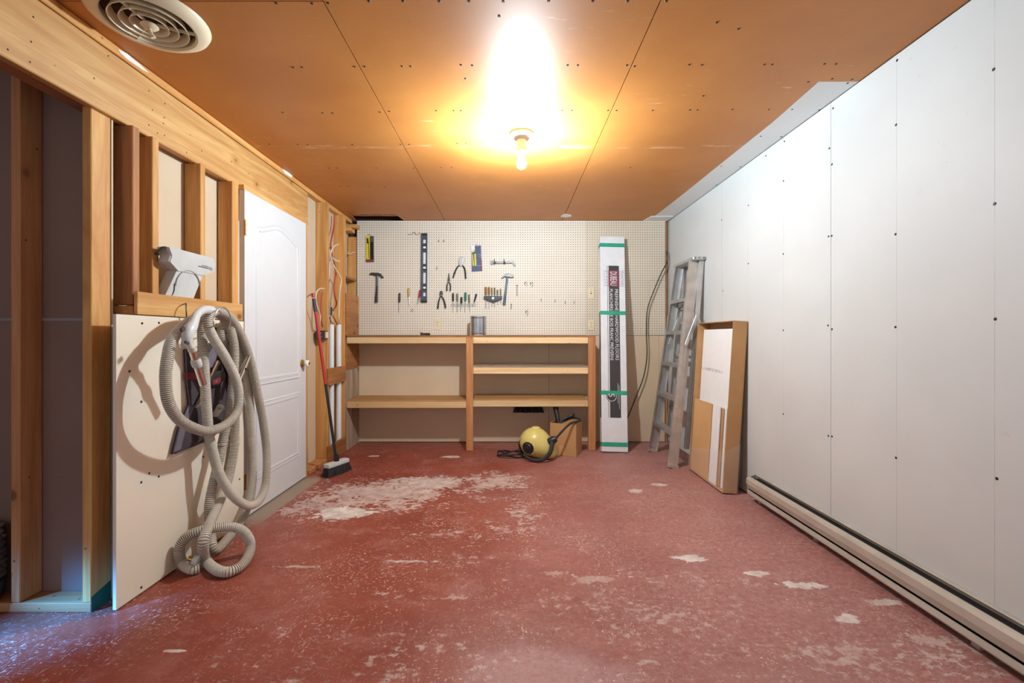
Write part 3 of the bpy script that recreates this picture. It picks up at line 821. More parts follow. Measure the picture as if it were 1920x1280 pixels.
for k in range(5):
    t = (.292 + .295 * k) / 1.80
    A, B = fb_far.lerp(ft_far, t), fb_near.lerp(ft_near, t)
    m = MB()
    m.box(A.x - .040, A.x + .038, B.y + .002, A.y - .002, A.z - .002, A.z + .001)
    m.box(A.x - .042, A.x - .039, B.y + .002, A.y - .002, A.z - .030, A.z + .001)
    m.box(A.x + .036, A.x + .038, B.y + .002, A.y - .002, A.z - .024, A.z + .001)
    for j in range(5): m.box(A.x - .032 + j * .014, A.x - .027 + j * .014, B.y + .004, A.y - .004, A.z + .0005, A.z + .003)
    m.build('step', M['alu'], ld)
    for yy, s_ in ((A.y - .003, -1), (B.y + .003, 1)):
        MB().prism([V(A.x - .03, yy, A.z - .003), V(A.x + .03, yy, A.z - .003), V(A.x + .03, yy, A.z - .06)], (0, s_ * .002, 0)).build('step_gusset', M['alu'], ld)
MB().box(1.592, 1.702, 3.868, 4.335, 1.800, 1.830).build('top_cap', M['alu'], ld, .006)
for k, z in enumerate((.45, .95, 1.40)):
    t = (z - .15) / 1.65
    x = 1.545 + (1.682 - 1.545) * t
    MB().box(x - .010, x + .014, 3.905, 4.335, z - .012, z + .012).build('rear_brace', M['alu'], ld)
for y in (3.862, 4.27):
    MB().bar(WX(1306, 591, 1.63) * V(1, 0, 1).normalized().length if False else V(1.625, y, 1.315), V(1.525, y, 1.055), (1, 0, 0), .026, .010).build('spreader', M['alu'], ld, .002)
    MB().bar(V(1.625, y, 1.315), V(1.648, y, 1.25), (1, 0, 0), .02, .008).build('spreader', M['alu'], ld, .002)
for x, y, z in ((1.61, 3.8665, 1.815), (1.645, 3.8665, 1.815), (1.685, 3.8665, 1.815)):
    MB().lathe([(0, .003), (.004, .003), (.006, 0), (.006, -.002)], (x, y, z), (0, -1, 0), 10).build('rivet', M['dsteel'], ld)

# ================================================================= CARDBOARD TRAY AND BOARDS
tv = V(.078, 0, 1.239).normalized(); tn = V(-tv.z, 0, tv.x)       # up the tray, out of its open face
TY0, TY1, TD, THT = 3.190, 3.790, .105, 1.238
tb0 = V(1.522, 0, .012)                                            # front bottom edge
tray = thing('cardboard_tray', (1.6, 3.49, 0), 'tall open cardboard tray leaning on white wall beside ladder', 'box')
def TP(y, h, d=0.0): return V(0, y, 0) + tb0 + tv * h - tn * d
def tpanel(y0, y1, h0, h1, d0, d1, name, mat, par, bevel=0.0):
    return MB().prism([TP(y0, h0, d0), TP(y1, h0, d0), TP(y1, h1, d0), TP(y0, h1, d0)], -tn * (d1 - d0)).build(name, mat, par, bevel)
tpanel(TY0, TY1, 0, THT, TD - .004, TD, 'back_panel', M['card'], tray)
for k, (h0, h1) in enumerate(((0.0, .4025), (.403, .8325), (.833, THT - .001))):
    tpanel(TY0 - (.0 if k else .004), TY0 + .004, h0, h1, .001, TD - .005, 'side_panel', M['card'], tray, .001)
tpanel(TY1 - .004, TY1, 0, THT - .001, .001, TD - .005, 'side_panel', M['card'], tray)
tpanel(TY0 + .005, TY1 - .005, THT - .006, THT - .001, .001, TD - .005, 'top_panel', M['card'], tray)
tpanel(TY0 + .005, TY1 - .005, 0, .004, .001, TD - .005, 'bottom_panel', M['card'], tray)
fp = tpanel(TY0 + .010, TY1 - .010, .006, THT - .055, .052, .070, 'foam_panel', M['foam'], None)
tag(fp, 'white foam panel standing inside the cardboard tray', 'panel')
import mathutils
sy = TY1 - .03
stamp = [('II', .10), ('I', .02), ('11/08/88', .13), ('ET 08', .08), ('N n', .06)]
y_ = 3.775
for word, wdt in (('11', .022), ('11/08/88', .135), ('ET 08', .085), ('N', .03), ('n.', .03)):
    text_mesh(word, M['greyink'], fp, 'stamped_print', .032, TP(y_, .848 - (3.775 - y_) * .02, .0515), (0, -1, 0), tv, width=wdt)
    y_ -= wdt + .018
sheets = [(3.452, 3.775, .600, .008, .012, 'card2', 'plain tan cardboard sheet in front of tray', 'cardboard_sheet'),
          (3.330, 3.770, .592, .016, .022, 'foam', 'white board right behind the tan cardboard sheet', 'white_board'),
          (3.296, 3.765, .588, .027, .030, 'card', 'thin brown board third in the tray stack', 'thin_board'),
          (3.268, 3.765, .596, .034, .038, 'foam', 'narrow-showing white board fourth in the tray stack', 'thin_board'),
          (3.238, 3.765, .585, .042, .046, 'card2', 'rearmost tan board in the tray stack next to side panel', 'thin_board')]
for y0, y1, h, d0, d1, m_, lab, nm in sheets:
    tag(tpanel(y0, y1, .006, h, d0, d1, nm, M[m_], None), lab, 'board')
film = MB()
N = 26
vsf = []
for j in range(5):
    for i in range(N):
        t = i / (N - 1)
        if t < .62: y = 3.80 - (3.80 - 3.178) * t / .62; d = -.006
        else: y = 3.178; d = -.006 + .115 * (t - .62) / .38
        w_ = random.uniform(-.004, .004)
        vsf.append(TP(y - abs(w_) * .5, .004 + j * (.05 + .05 * t) * .9, d - abs(w_) * .8))
film._add(vsf, [(j * N + i, j * N + i + 1, (j + 1) * N + i + 1, (j + 1) * N + i) for j in range(4) for i in range(N - 1)])
film.build('plastic_wrap', M['film'], tray, smooth=True)

# ================================================================= STEAM CLEANER AND BOX
cb = thing('cardboard_box', (.55, 4.28, 0), 'small open cardboard box behind the yellow steam cleaner', 'box')
b0, b1, b2 = WZ(1031, 852), WZ(1081, 857), WZ(1094, 846)
eu = (b1 - b0); ewid = eu.length; eu = eu.normalized(); ev = V(-eu.y, eu.x, 0); edep = .235; eh = .305
def BP(u, v, z): return b0 + eu * (u * ewid) + ev * (v * edep) + V(0, 0, z + .001)
for (A, B_, nin) in (((0, 0), (1, 0), ev), ((1, 0), (1, 1), -eu), ((1, 1), (0, 1), -ev), ((0, 1), (0, 0), eu)):
    MB().prism([BP(*A, 0), BP(*B_, 0), BP(*B_, eh), BP(*A, eh)], nin * .004).build('side_panel', M['card'], cb)
MB().prism([BP(0.02, .02, .001), BP(.98, .02, .001), BP(.98, .98, .001), BP(.02, .98, .001)], (0, 0, .004)).build('bottom_panel', M['card'], cb)
MB().prism([BP(.35, -.003, 0.004), BP(.56, -.003, 0.004), BP(.56, -.003, .095), BP(.35, -.003, .098)], ev * .0005).build('packing_tape', M['card2'], cb)
tb = thing('floor_nozzle_tube', BP(.45, .5, .006), 'black plastic tube standing in the small cardboard box', 'tube')
MB().tube([BP(.50, .60, .012), W(1047, 791, 4.42), W(1042.5, 768, 4.472)], [.018, .022, .024], 14).build('tube_barrel', M['black'], tb, smooth=True)
MB().tube([W(1042.7, 768.6, 4.472), W(1041, 757, 4.492)], [.027, .027], 14).build('tube_collar', M['black'], tb, smooth=True)

sc_ = thing('steam_cleaner', (.25, 4.15, 0), 'round yellow steam cleaner with black hose on red floor', 'cleaner')
cc = V(.232, 4.165, .150)
bm_ = MB().ell(cc, .142, .140, .134, seg=36, rings=22)
lobe = V(.80, -.30, -.50).normalized()
for v in bm_.v:
    d = (v - cc).normalized()
    w = max(0.0, d.dot(lobe)) ** 3
    v += lobe * (w * .092)
    if v.z < .008: v.z = .008
bm_.build('body', M['yellow'], sc_, smooth=True)
wdir = (V(cc.x - .085, cc.y - .14, .115) - V(cc.x, cc.y, .130)).normalized()
wc = V(cc.x, cc.y, .130) + wdir * .126
wh = MB().lathe([(0, -.02), (.055, -.02), (.058, .004), (.053, .014), (.040, .010), (.035, .016), (.015, .018), (.011, .026), (0, .027)], wc, wdir, 32).build('wheel', M['black'], sc_, smooth=True)
MB().lathe([(.056, -.02), (.066, -.015), (.068, .0), (.060, .004)], wc, wdir, 32, True).build('wheel_arch', M['yellow'], sc_, smooth=True)
MB().ell(V(cc.x + .01, cc.y, cc.z + .130), .042, .04, .014, seg=18, rings=8).build('cap', M['yellow'], sc_, smooth=True)
MB().bar(W(993, 808, 4.15), W(1004, 807, 4.15), (0, 0, 1), .016, .03).build('handle_tab', M['rubber'], sc_, .003)
strap = spline([V(cc.x - .11, cc.y - .10, .055), V(cc.x - .04, cc.y - .155, .022), V(cc.x + .06, cc.y - .175, .028), V(cc.x + .125, cc.y - .165, .085), V(cc.x + .150, cc.y - .13, .150), V(cc.x + .165, cc.y - .09, .185)], .012)
MB().tube(strap, [.014 + .010 * i / len(strap) for i in range(len(strap))], 10, flat=.55).build('strap', M['rubber'], sc_, smooth=True)
con = MB().tube([V(cc.x + .125, cc.y - .08, .165), V(cc.x + .165, cc.y - .09, .185), V(cc.x + .195, cc.y - .09, .20)], [.034, .036, .024], 14).build('hose_connector', M['black'], sc_, smooth=True)
hp = spline([V(cc.x + .19, cc.y - .09, .20), W(1048, 815, 4.08), W(1062, 800, 4.12), W(1072, 792.5, 4.16), W(1083, 790, 4.21), W(1088, 787.5, 4.27), W(1084, 784, 4.32), W(1074, 782.5, 4.34), W(1062, 787, 4.32), W(1052, 793, 4.28), BP(.45, .35, .22)], .004)
MB().tube(hp, [(.0118 if (i // 2) % 2 else .0098) for i in range(len(hp))], 10).build('steam_hose', M['rubber'], sc_, smooth=True)
grip = spline([W(1048, 793, 4.30), W(1060, 784, 4.30), W(1070, 780, 4.31), W(1077, 775, 4.31)], .012)
MB().tube(grip, .014, 10).build('hose_grip', M['black'], sc_, smooth=True)
MB().ell(W(978, 833, 4.22), .030, .03, .062, seg=14, rings=10).build('cord_winder', M['black'], sc_, smooth=True)
cl = []
for k in range(60):
    a = k / 60 * 2 * math.pi * 3.3
    cl.append(V(.02 + (.125 + .012 * math.sin(k * .7)) * math.cos(a + 2.9), 4.20 + (.075 + .012 * math.cos(k * .5)) * math.sin(a + 2.9), .012 + .035 * (k / 60) + .012 * math.sin(a * 1.7)))
cl = [V(.13, 4.23, .12), V(.10, 4.21, .07)] + cl
MB().tube(spline(cl, .012), .0055, 8).build('power_cord', M['wireb'], sc_, smooth=True)

bh = thing('brush_head', (.17, 4.72, .33), 'black-bristled broom head stored under the lower right shelf', 'brush')
MB().box(.055, .345, 4.715, 4.765, .395, .432).build('brush_block', M['black'], bh, .004)
br = MB()
for i in range(56):
    for j in range(3):
        x = .06 + i * .005 + random.uniform(-.002, .002); y = 4.722 + j * .016
        xe = x + (x - .2) * .16 + random.uniform(-.003, .003)
        br.tube([V(x, y, .396), V(xe, y + random.uniform(-.006, .004), .325 + random.uniform(-.004, .006))], .0022, 4)
tag(br.build('bristles', M['rubber'], bh), kind='stuff')

# ================================================================= BENCH TOP ITEMS
can = thing('duct_collar', (-.327, 4.60, 1.143), 'shiny galvanised duct collar standing on the workbench', 'duct')
MB().lathe([(.0815, .0005), (.083, .0005), (.083, .20), (.0815, .20)], (-.327, 4.60, 1.143), seg=36, close=True).build('duct_wall', M['galv'], can, smooth=True)
for z in (.022, .18):
    MB().lathe([(.083, z - .004), (.0855, z), (.083, z + .004)], (-.327, 4.60, 1.143), seg=36).build('bead', M['galv'], can, smooth=True)
MB().box(-.402, -.396, 4.555, 4.567, 1.145, 1.34).build('lock_seam', M['steel'], can)
bk = thing('tool_block', (-.89, 4.62, 1.143), 'small black block lying on the left of the workbench', 'block')
MB().box(-.925, -.83, 4.60, 4.65, 1.1432, 1.170).build('block_body', M['black'], bk, .004)
MB().box(-.915, -.875, 4.597, 4.60, 1.148, 1.166).build('block_clip', M['dsteel'], bk, .001)
MB().box(-.926, -.912, 4.605, 4.645, 1.17, 1.176).build('block_stud', M['black'], bk)

# ================================================================= WALL PLATES
def plate(px, py, label, kindp):
    c = W(px, py, YP)
    w_ = thing('wall_plate', (c.x, YP, c.z - .06), label, 'outlet' if kindp == 'o' else 'switch')
    MB().box(c.x - .036, c.x + .036, YP - .006, YP - .0005, c.z - .058, c.z + .058).build('cover', M['offwhite'], w_, .003)
    if kindp == 'o':
        for dz in (-.022, .022):
            r_ = MB().lathe([(0, .0025), (.014, .0025), (.016, 0)], (c.x, YP - .006, c.z + dz), (0, -1, 0), 16).build('receptacle', M['offwhite'], w_, smooth=True)
            for dx in (-.006, .006):
                MB().box(c.x + dx - .0014, c.x + dx + .0014, YP - .0095, YP - .008, c.z + dz - .005, c.z + dz + .006).build('slot', M['black'], r_)
    else:
        MB().box(c.x - .005, c.x + .005, YP - .0065, YP - .006, c.z - .012, c.z + .012).build('toggle_slot', M['black'], w_)
        MB().bar(V(c.x, YP - .006, c.z), V(c.x, YP - .018, c.z + .006), (1, 0, 0), .007, .008).build('toggle', M['offwhite'], w_, .001)
    MB().lathe([(0, .001), (.003, .001), (.0035, 0)], (c.x, YP - .006, c.z + (.0 if kindp == 'o' else .03)), (0, -1, 0), 8).build('plate_screw', M['brass'], w_)
plate(820, 607, 'ivory outlet plate on pegboard left of the duct collar', 'o')
plate(1108, 549, 'ivory switch plate on pegboard beside the flooring carton', 's')
plate(1108, 609, 'ivory outlet plate below the switch beside the flooring carton', 'o')

# ================================================================= PEGBOARD TOOLS
YT = 4.752
def B(px, py, y=YT): return W(px, py, y)
def flat(pts, th, name, mat, par, y=None, bevel=.0012, smooth=False):
    y0 = (YP - .005 - th) if y is None else y
    return MB().prism([W(px, py, YT) * V(1, 0, 1).length if False else V(W(px, py, YT).x, y0, W(px, py, YT).z) for px, py in pts], (0, th, 0)).build(name, mat, par, bevel, smooth)
def rod(pts, r, name, mat, par, seg=8, y=YT):
    P_ = [W(*p[:2], p[2] if len(p) > 2 else y) for p in pts]
    return MB().tube(P_, r, seg).build(name, mat, par, smooth=True)
def hookpeg(px, py, par=None, ln=.03):
    p = V(W(px, py, YT).x, YP, W(px, py, YT).z)
    m = MB().tube([p + V(0, -.0005, 0), p + V(0, -ln * .7, 0), p + V(0, -ln, .006), p + V(0, -ln - .001, .014)], .0018, 6)
    return m.build('peg_hook', M['dsteel'], par, smooth=True)

# saw blade packet
t = thing('blade_packet', B(692, 490), 'yellow and black hacksaw blade packet on the pegboard', 'packet')
flat([(685.5, 442.5), (692.8, 442), (692.8, 489.5), (685.5, 490)], .006, 'yellow_sleeve', M['yel2'], t)
flat([(693.2, 442), (699.5, 442), (700, 490.5), (693.2, 490)], .006, 'black_sleeve', M['black'], t)
flat([(685.5, 485.5), (700, 485.5), (700, 490.8), (685.5, 490.8)], .003, 'maroon_end', M['redink'], t, y=YP - .0145)
flat([(690.2, 452), (691.2, 452), (691.8, 484), (690.6, 484)], .001, 'blade', M['dsteel'], t, y=YP - .0125)
for k in range(3): flat([(694.6, 445 + k * 3), (698.4, 445 + k * 3), (698.4, 446.2 + k * 3), (694.6, 446.2 + k * 3)], .001, 'printed_bar', M['greyink'], t, y=YP - .0125, bevel=0)
flat([(687, 446), (689.8, 446), (689.8, 456), (687, 456)], .001, 'printed_bar', M['black'], t, y=YP - .0125, bevel=0)
hookpeg(693, 440, t)

def hammer(name_label, head, neck, handle, hmat, claw):
    t = thing('claw_hammer', B(*handle[-1]), name_label, 'hammer')
    flat(head, .022, 'hammer_head', M['dsteel'], t, y=YP - .030, bevel=.003)
    for c_ in claw: flat(c_, .020, 'claw', M['dsteel'], t, y=YP - .029, bevel=.002)
    h = [V(W(px, py, YT).x, YP - .020, W(px, py, YT).z) for px, py in handle]
    n = len(h)
    MB().tube(h, [.010, .011, .014, .0155, .016][:n], 12, flat=.7).build('handle_grip', M[hmat], t, smooth=True)
    h2 = [V(W(px, py, YT).x, YP - .020, W(px, py, YT).z) for px, py in neck]
    MB().tube(h2, .0105, 12, flat=.7).build('hammer_neck', M['blueg'], t, smooth=True)
    hookpeg(head[0][0] + 3, head[0][1] + 3, t)
    return t
hammer('claw hammer with black grip below the yellow blade packet', [(694, 512), (697, 510.5), (703, 511), (709, 511), (711, 516), (704, 517), (699, 514.5), (694, 515)],
       [(707, 513), (707, 536)], [(707, 534), (706.6, 545), (706, 556), (705.6, 567)], 'black',
       [[(709, 511), (714, 513), (719.5, 520.5), (717, 521.5), (713, 517), (709.5, 516.5)]])
hammer('claw hammer with slate blue handle right of the screwdriver rack', [(947, 514), (952, 513), (958, 514.5), (962.5, 515), (963, 519.5), (958, 520.5), (953, 519), (948, 519)],
       [(951, 515), (950, 531)], [(950, 529), (948.5, 542), (947, 556), (945, 571)], 'blueg',
       [[(950, 513), (945, 514.5), (940, 521), (941.5, 522), (946, 518.5), (950, 518.5)]])
# level
t = thing('spirit_level', B(795, 566), 'long grey spirit level hanging vertically on the pegboard', 'level')
flat([(790.2, 438), (801, 438), (800.3, 566), (789.2, 566)], .004, 'level_web', M['blueg'], t, y=YP - .013)
for a, b in ((790, 792), (799.2, 801)):
    flat([(a, 438), (b, 438), (b - .8, 566), (a - .9, 566)], .020, 'level_flange', M['blueg'], t, y=YP - .026)
flat([(790.2, 437.2), (801, 437.2), (801, 440), (790.2, 440)], .021, 'end_cap', M['black'], t, y=YP - .027)
flat([(789.2, 563), (800.4, 563), (800.4, 566.6), (789.2, 566.6)], .021, 'end_cap', M['black'], t, y=YP - .027)
for py in (463.5, 501.5, 539):
    v_ = flat([(792.3, py - 4.5), (799.2, py - 4.5), (799.2, py + 4.5), (792.3, py + 4.5)], .003, 'vial_block', M['black'], t, y=YP - .017)
    flat([(793.3, py - 2), (798.2, py - 2), (798.2, py + 2), (793.3, py + 2)], .002, 'vial', M['foam'], v_, y=YP - .0195)
for a, b in ((449, 455.5), (473, 494), (511, 531), (548.5, 555)):
    flat([(793.4, a), (798, a), (797.8, b), (793.2, b)], .001, 'label_sticker', M['carton'], t, y=YP - .0145, bevel=0)
hookpeg(795, 442, t, .034)

def driver(top, mid, tip, hm, label, hr=.011, rack=None):
    t = thing('screwdriver', B(*tip), label, 'screwdriver')
    a, b, c = [V(W(px, py, YT).x, YP - .016, W(px, py, YT).z) for px, py in (top, mid, tip)]
    MB().tube([a, a.lerp(b, .06), a.lerp(b, .3), a.lerp(b, .6), a.lerp(b, .88), b], [hr * .55, hr * .9, hr, hr * .95, hr * .85, hr * .55], 8).build('handle', M[hm], t, smooth=True)
    MB().tube([b - (b - a) * .05, c], .0034, 8).build('shaft', M['steel'], t, smooth=True)
    return t
driver((749, 549), (748.6, 567), (748.5, 585), 'black', 'screwdriver with dark grey handle standing alone furthest left').__setitem__('group', 'screwdrivers hung singly on the pegboard')
driver((766.2, 539.5), (766.4, 556), (767.2, 572), 'amber2', 'screwdriver with yellow handle left of the spirit level').__setitem__('group', 'screwdrivers hung singly on the pegboard')
t = thing('utility_knife', B(785, 572), 'red-handled knife partly behind the spirit level', 'knife')
flat([(786, 543), (789, 543.5), (788.5, 551), (786.5, 558), (783.5, 558)], .012, 'handle', M['red'], t, y=YP - .020, bevel=.003)
flat([(783.5, 558), (786.3, 558), (785, 565), (782, 571.5), (781.5, 570)], .004, 'blade', M['steel'], t, y=YP - .016)

def pliers(label, piv, jaw, h1, h2, hm, jm='dsteel', hr=.008):
    t = thing('pliers', B(*h1[-1]), label, 'pliers')
    for k, j in enumerate(jaw): flat(j, .010 - .001 * k, 'jaw', M[jm], t, y=YP - .022 - .002 * k, bevel=.0015)
    for hh in (h1, h2):
        P_ = spline([V(W(px, py, YT).x, YP - .018, W(px, py, YT).z) for px, py in hh], .008)
        MB().tube(P_, [hr * (.6 + .4 * min(1, 3 * i / len(P_))) for i in range(len(P_))], 8).build('handle', M[hm], t, smooth=True)
    c = V(W(*piv, YT).x, YP - .024, W(*piv, YT).z)
    MB().lathe([(0, .004), (.006, .004), (.007, 0)], c, (0, -1, 0), 12).build('pivot', M['steel'], t)
    return t
pliers('dark needle-nose pliers pointing up above the black-handled pliers', (841.5, 528), [[(841.3, 512), (842.2, 512), (843.6, 525), (843, 530), (839.5, 530), (839.3, 524)]],
       [(842.5, 529), (844.6, 535), (844, 545)], [(840.3, 529), (838, 535), (838, 545)], 'rubber', hr=.0065)
pliers('black-handled pliers with small steel jaws beside the screwdriver row', (827, 554), [[(825, 545.5), (827.4, 544.8), (829.8, 546), (830, 552), (828.5, 556), (825.5, 556), (824.3, 552)]],
       [(828, 555), (832, 562), (834.6, 572), (835.3, 577)], [(826, 555), (823, 563), (821.5, 572), (821, 578)], 'rubber')
pliers('large pliers with bright steel jaws left of the blue packet', (864, 492), [[(861.5, 481.5), (864.6, 481), (864.8, 490), (868, 498), (862, 499), (860, 494), (860.8, 488)], [(865, 481), (870, 481.5), (871.5, 488), (869, 494), (866, 498), (864.6, 490)]],
       [(867, 497), (871, 503), (872.5, 512), (873, 522)], [(862, 497), (857, 501), (852.5, 511), (849.5, 520.5)], 'rubber', 'steel', .0085)
# blue packet
t = thing('blister_pack', B(893, 508), 'blue and yellow tool packet hanging between pliers and clamp', 'packet')
flat([(884, 461), (901.5, 459.5), (903.2, 507.5), (884.2, 508.6)], .004, 'backing_card', M['blue'], t, y=YP - .010)
flat([(882, 460), (889.5, 459), (890.5, 466), (884, 471)], .002, 'white_corner', M['carton'], t, y=YP - .0125)
for pts in ([(884, 472), (890, 466), (890.5, 470), (885, 473.5)], [(889, 475.5), (892, 475), (893, 497), (890, 497.5)], [(885, 476), (886.5, 476), (888.5, 497), (886, 497)]):
    flat(pts, .003, 'yellow_tool', M['yel2'], t, y=YP - .0135, bevel=.0005)
flat([(901.4, 486), (903, 486), (904.4, 507.4), (901.8, 507.6)], .001, 'red_print', M['redink'], t, y=YP - .0115, bevel=0)
flat([(884.6, 497.5), (902.5, 496.8), (902.8, 498), (884.6, 498.6)], .001, 'pale_print', M['greyink'], t, y=YP - .0118, bevel=0)
c = B(899, 478); MB().lathe([(.010, 0), (.016, 0), (.016, .003), (.010, .003)], (c.x, YP - .0105, c.z), (0, -1, 0), 16, True).build('hang_ring', M['greyink'], t)
hookpeg(893, 459.5, t)
# bar clamp
t = thing('bar_clamp', B(930, 497), 'small dark steel bar clamp lying across two hooks', 'clamp')
flat([(922, 490.5), (956, 490), (956, 493.5), (922, 494)], .010, 'clamp_bar', M['dsteel'], t, y=YP - .026)
flat([(955, 488.5), (960, 488.5), (967, 494.5), (966, 498.5), (963.8, 498.5), (962.5, 494.5), (958, 492.5), (955, 493.5)], .012, 'clamp_jaw', M['dsteel'], t, y=YP - .027)
flat([(920.3, 488.5), (924.5, 488.5), (924.5, 495), (920.3, 495)], .016, 'clamp_foot', M['dsteel'], t, y=YP - .030)
for px in (927, 945):
    rod([(px, 485.5), (px + .4, 496)], .004, 'peg', M['dsteel'], t, y=YP - .018)
    MB().lathe([(0, -.012), (.010, -.012), (.010, .012), (0, .012)], V(W(px + 1, 492, YT).x, YP - .022, W(px + 1, 492, YT).z), (1, 0, 0), 10).build('clamp_screw', M['dsteel'], t, smooth=True)
# black rack with six amber screwdrivers
t = thing('tool_rack', B(925, 566), 'black triangular rack holding six small screwdrivers', 'rack')
flat([(907.5, 555.5), (941.5, 555.5), (941.5, 559.5), (938, 561), (925, 566.3), (910, 560.5), (907.5, 559)], .012, 'rack_front', M['black'], t, y=YP - .042, bevel=.002)
a, b = B(907.5, 553), B(941.5, 553)
MB().box(a.x, b.x, YP - .042, YP - .0005, a.z - .016, a.z - .010).build('rack_shelf', M['black'], t)
c = B(924.5, 559); MB().lathe([(0, .002), (.012, .002), (.013, 0)], (c.x, YP - .042, c.z), (0, -1, 0), 14).build('rack_badge', M['steel'], t)
names = ['large amber-handled screwdriver at left end of black rack', 'second amber-handled screwdriver from left in black rack', 'slim amber screwdriver third from left in black rack',
         'olive-handled screwdriver fourth in black rack', 'shortest olive screwdriver fifth in black rack', 'narrow amber screwdriver at right end of black rack beside hammer']
for k, (px, top, tip, hr, hm) in enumerate(((910.5, 537.5, 577, .0125, 'amber'), (916.5, 537.5, 577, .0125, 'amber'), (922, 538.5, 574, .009, 'amber'), (927.2, 538.5, 575, .009, 'olive'), (932.5, 543, 571, .008, 'olive'), (938.4, 541, 569, .008, 'amber'))):
    o = driver((px, top), (px + .3, 553), (px + .5, tip), hm, names[k], hr)
    o['group'] = 'screwdrivers in the black rack'
# chrome strip with six screwdrivers
t = thing('tool_holder', B(872, 573), 'chrome wire holder strip for the row of mixed screwdrivers', 'holder')
a, b = B(846.5, 571.5), B(893.5, 571.5)
for dy, dz in ((-.034, 0), (-.034, .014), (-.003, .006)):
    MB().tube([V(a.x, YP + dy, a.z + dz), V(b.x, YP + dy, b.z + dz)], .0022, 6).build('holder_rod', M['steel'], t, smooth=True)
for k in range(7):
    x = a.x + (b.x - a.x) * k / 6
    MB().tube([V(x, YP - .001, a.z + .006), V(x, YP - .034, a.z + .014), V(x, YP - .034, a.z)], .0018, 6).build('holder_rung', M['steel'], t, smooth=True)
names = ['brown-black screwdriver at left end of chrome holder', 'grey-handled screwdriver second in chrome holder', 'short black screwdriver third in chrome holder',
         'green-handled screwdriver fourth in chrome holder', 'olive-handled screwdriver fifth in chrome holder', 'tilted black screwdriver at right end of chrome holder']
for k, (tx, ty, mx, my, bx, by, hr, hm) in enumerate(((849.3, 549, 849.5, 565, 849.4, 585, .011, 'black'), (857.3, 549.5, 857.4, 565, 857.2, 585, .0105, 'olive'), (864.9, 556.5, 864.9, 570, 863.5, 583, .0115, 'black'),
                                          (872.6, 547.5, 872.3, 565, 871.8, 585, .0125, 'green'), (879.3, 551.5, 879.8, 568, 881, 584, .010, 'olive'), (893.2, 550.5, 889, 566, 886.5, 573, .010, 'black'))):
    o = driver((tx, ty), (mx, my), (bx, by), hm, names[k], hr)
    o['group'] = 'screwdrivers in the chrome holder'
# nail punches and hooks left empty
for (px, a, b, lab) in ((969.3, 534.5, 555, 'thin steel punch hanging right of the blue hammer'), (958.6, 570, 579.5, 'short steel punch hanging below the blue hammer')):
    t = thing('nail_punch', B(px, b), lab, 'punch')
    rod([(px, a), (px, b)], .003, 'shank', M['dsteel'], t, y=YP - .012)
    rod([(px - 1.5, a), (px + 1.5, a)], .003, 'head', M['dsteel'], t, y=YP - .012)
HK = [(822.5, 450, 'bare peg hook upper left of two beside the level'), (832, 450, 'bare peg hook upper right of two beside the level'), (819, 501.5, 'single bare peg hook right of the level at mid height'),
      (986, 531, 'bent double hook at left of the high pair'), (997, 532, 'bent double hook at right of the high pair'), (988, 585, 'long bent hook low on the pegboard'), (1015, 561, 'small hook first of the low row'),
      (1041, 563, 'small hook second of the low row'), (1060, 566, 'small hook third of the low row'), (1077, 566, 'small hook at right end of the low row'), (772, 582, 'loose ring hook under the yellow screwdriver')]
for px, py, lab in HK:
    p = V(W(px, py, YT).x, YP, W(px, py, YT).z)
    if 'ring' in lab:
        m = MB().tube([p + V(.014 * math.cos(a), -.006, .010 * math.sin(a)) for a in [k * .5 for k in range(13)]], .0018, 6)
    elif 'double' in lab or 'long' in lab:
        m = MB().tube([p + V(-.012, -.001, .02), p + V(-.012, -.012, -.012), p + V(-.004, -.022, .018), p + V(.010, -.022, .022), p + V(.012, -.01, -.02), p + V(.0, -.02, -.03)], .0019, 6)
    else:
        m = MB().tube([p + V(0, -.0005, .014), p + V(0, -.008, .010), p + V(.002, -.010, -.012), p + V(-.003, -.022, -.016), p + V(-.008, -.030, -.006)], .0019, 6)
    tag(m.build('peg_hook', M['dsteel'], smooth=True), lab, 'hook', 'empty hooks on the pegboard')
m = MB().tube(spline([V(W(x, y, YT).x, YP - .010, W(x, y, YT).z) for x, y in ((764, 438.5), (771, 438.8), (776, 434), (779, 438.5), (783, 439), (786, 435.5), (789, 437))], .008), .0018, 6)
tag(m.build('bent_wire', M['dsteel'], smooth=True), 'bent wire hook beside the top of the spirit level', 'wire')

# black cables at the right end of the pegboard
for lab, P_, r in (('black cable curving down from corner to floor behind carton', [(1249, 470, 4.73), (1252, 488, 4.72), (1240, 512, 4.72), (1226, 545, 4.72), (1214, 580, 4.72), (1212, 620, 4.72), (1213, 665, 4.72), (1207, 705, 4.72), (1192, 745, 4.72), (1177, 782, 4.70), (1166, 806, 4.69), (1160, 822, 4.68), (1150, 832, 4.66)], .006),):
    tag(MB().tube(spline([W(*p) for p in P_], .02), r, 8).build('cable', M['wireb'], smooth=True), lab, 'cable')

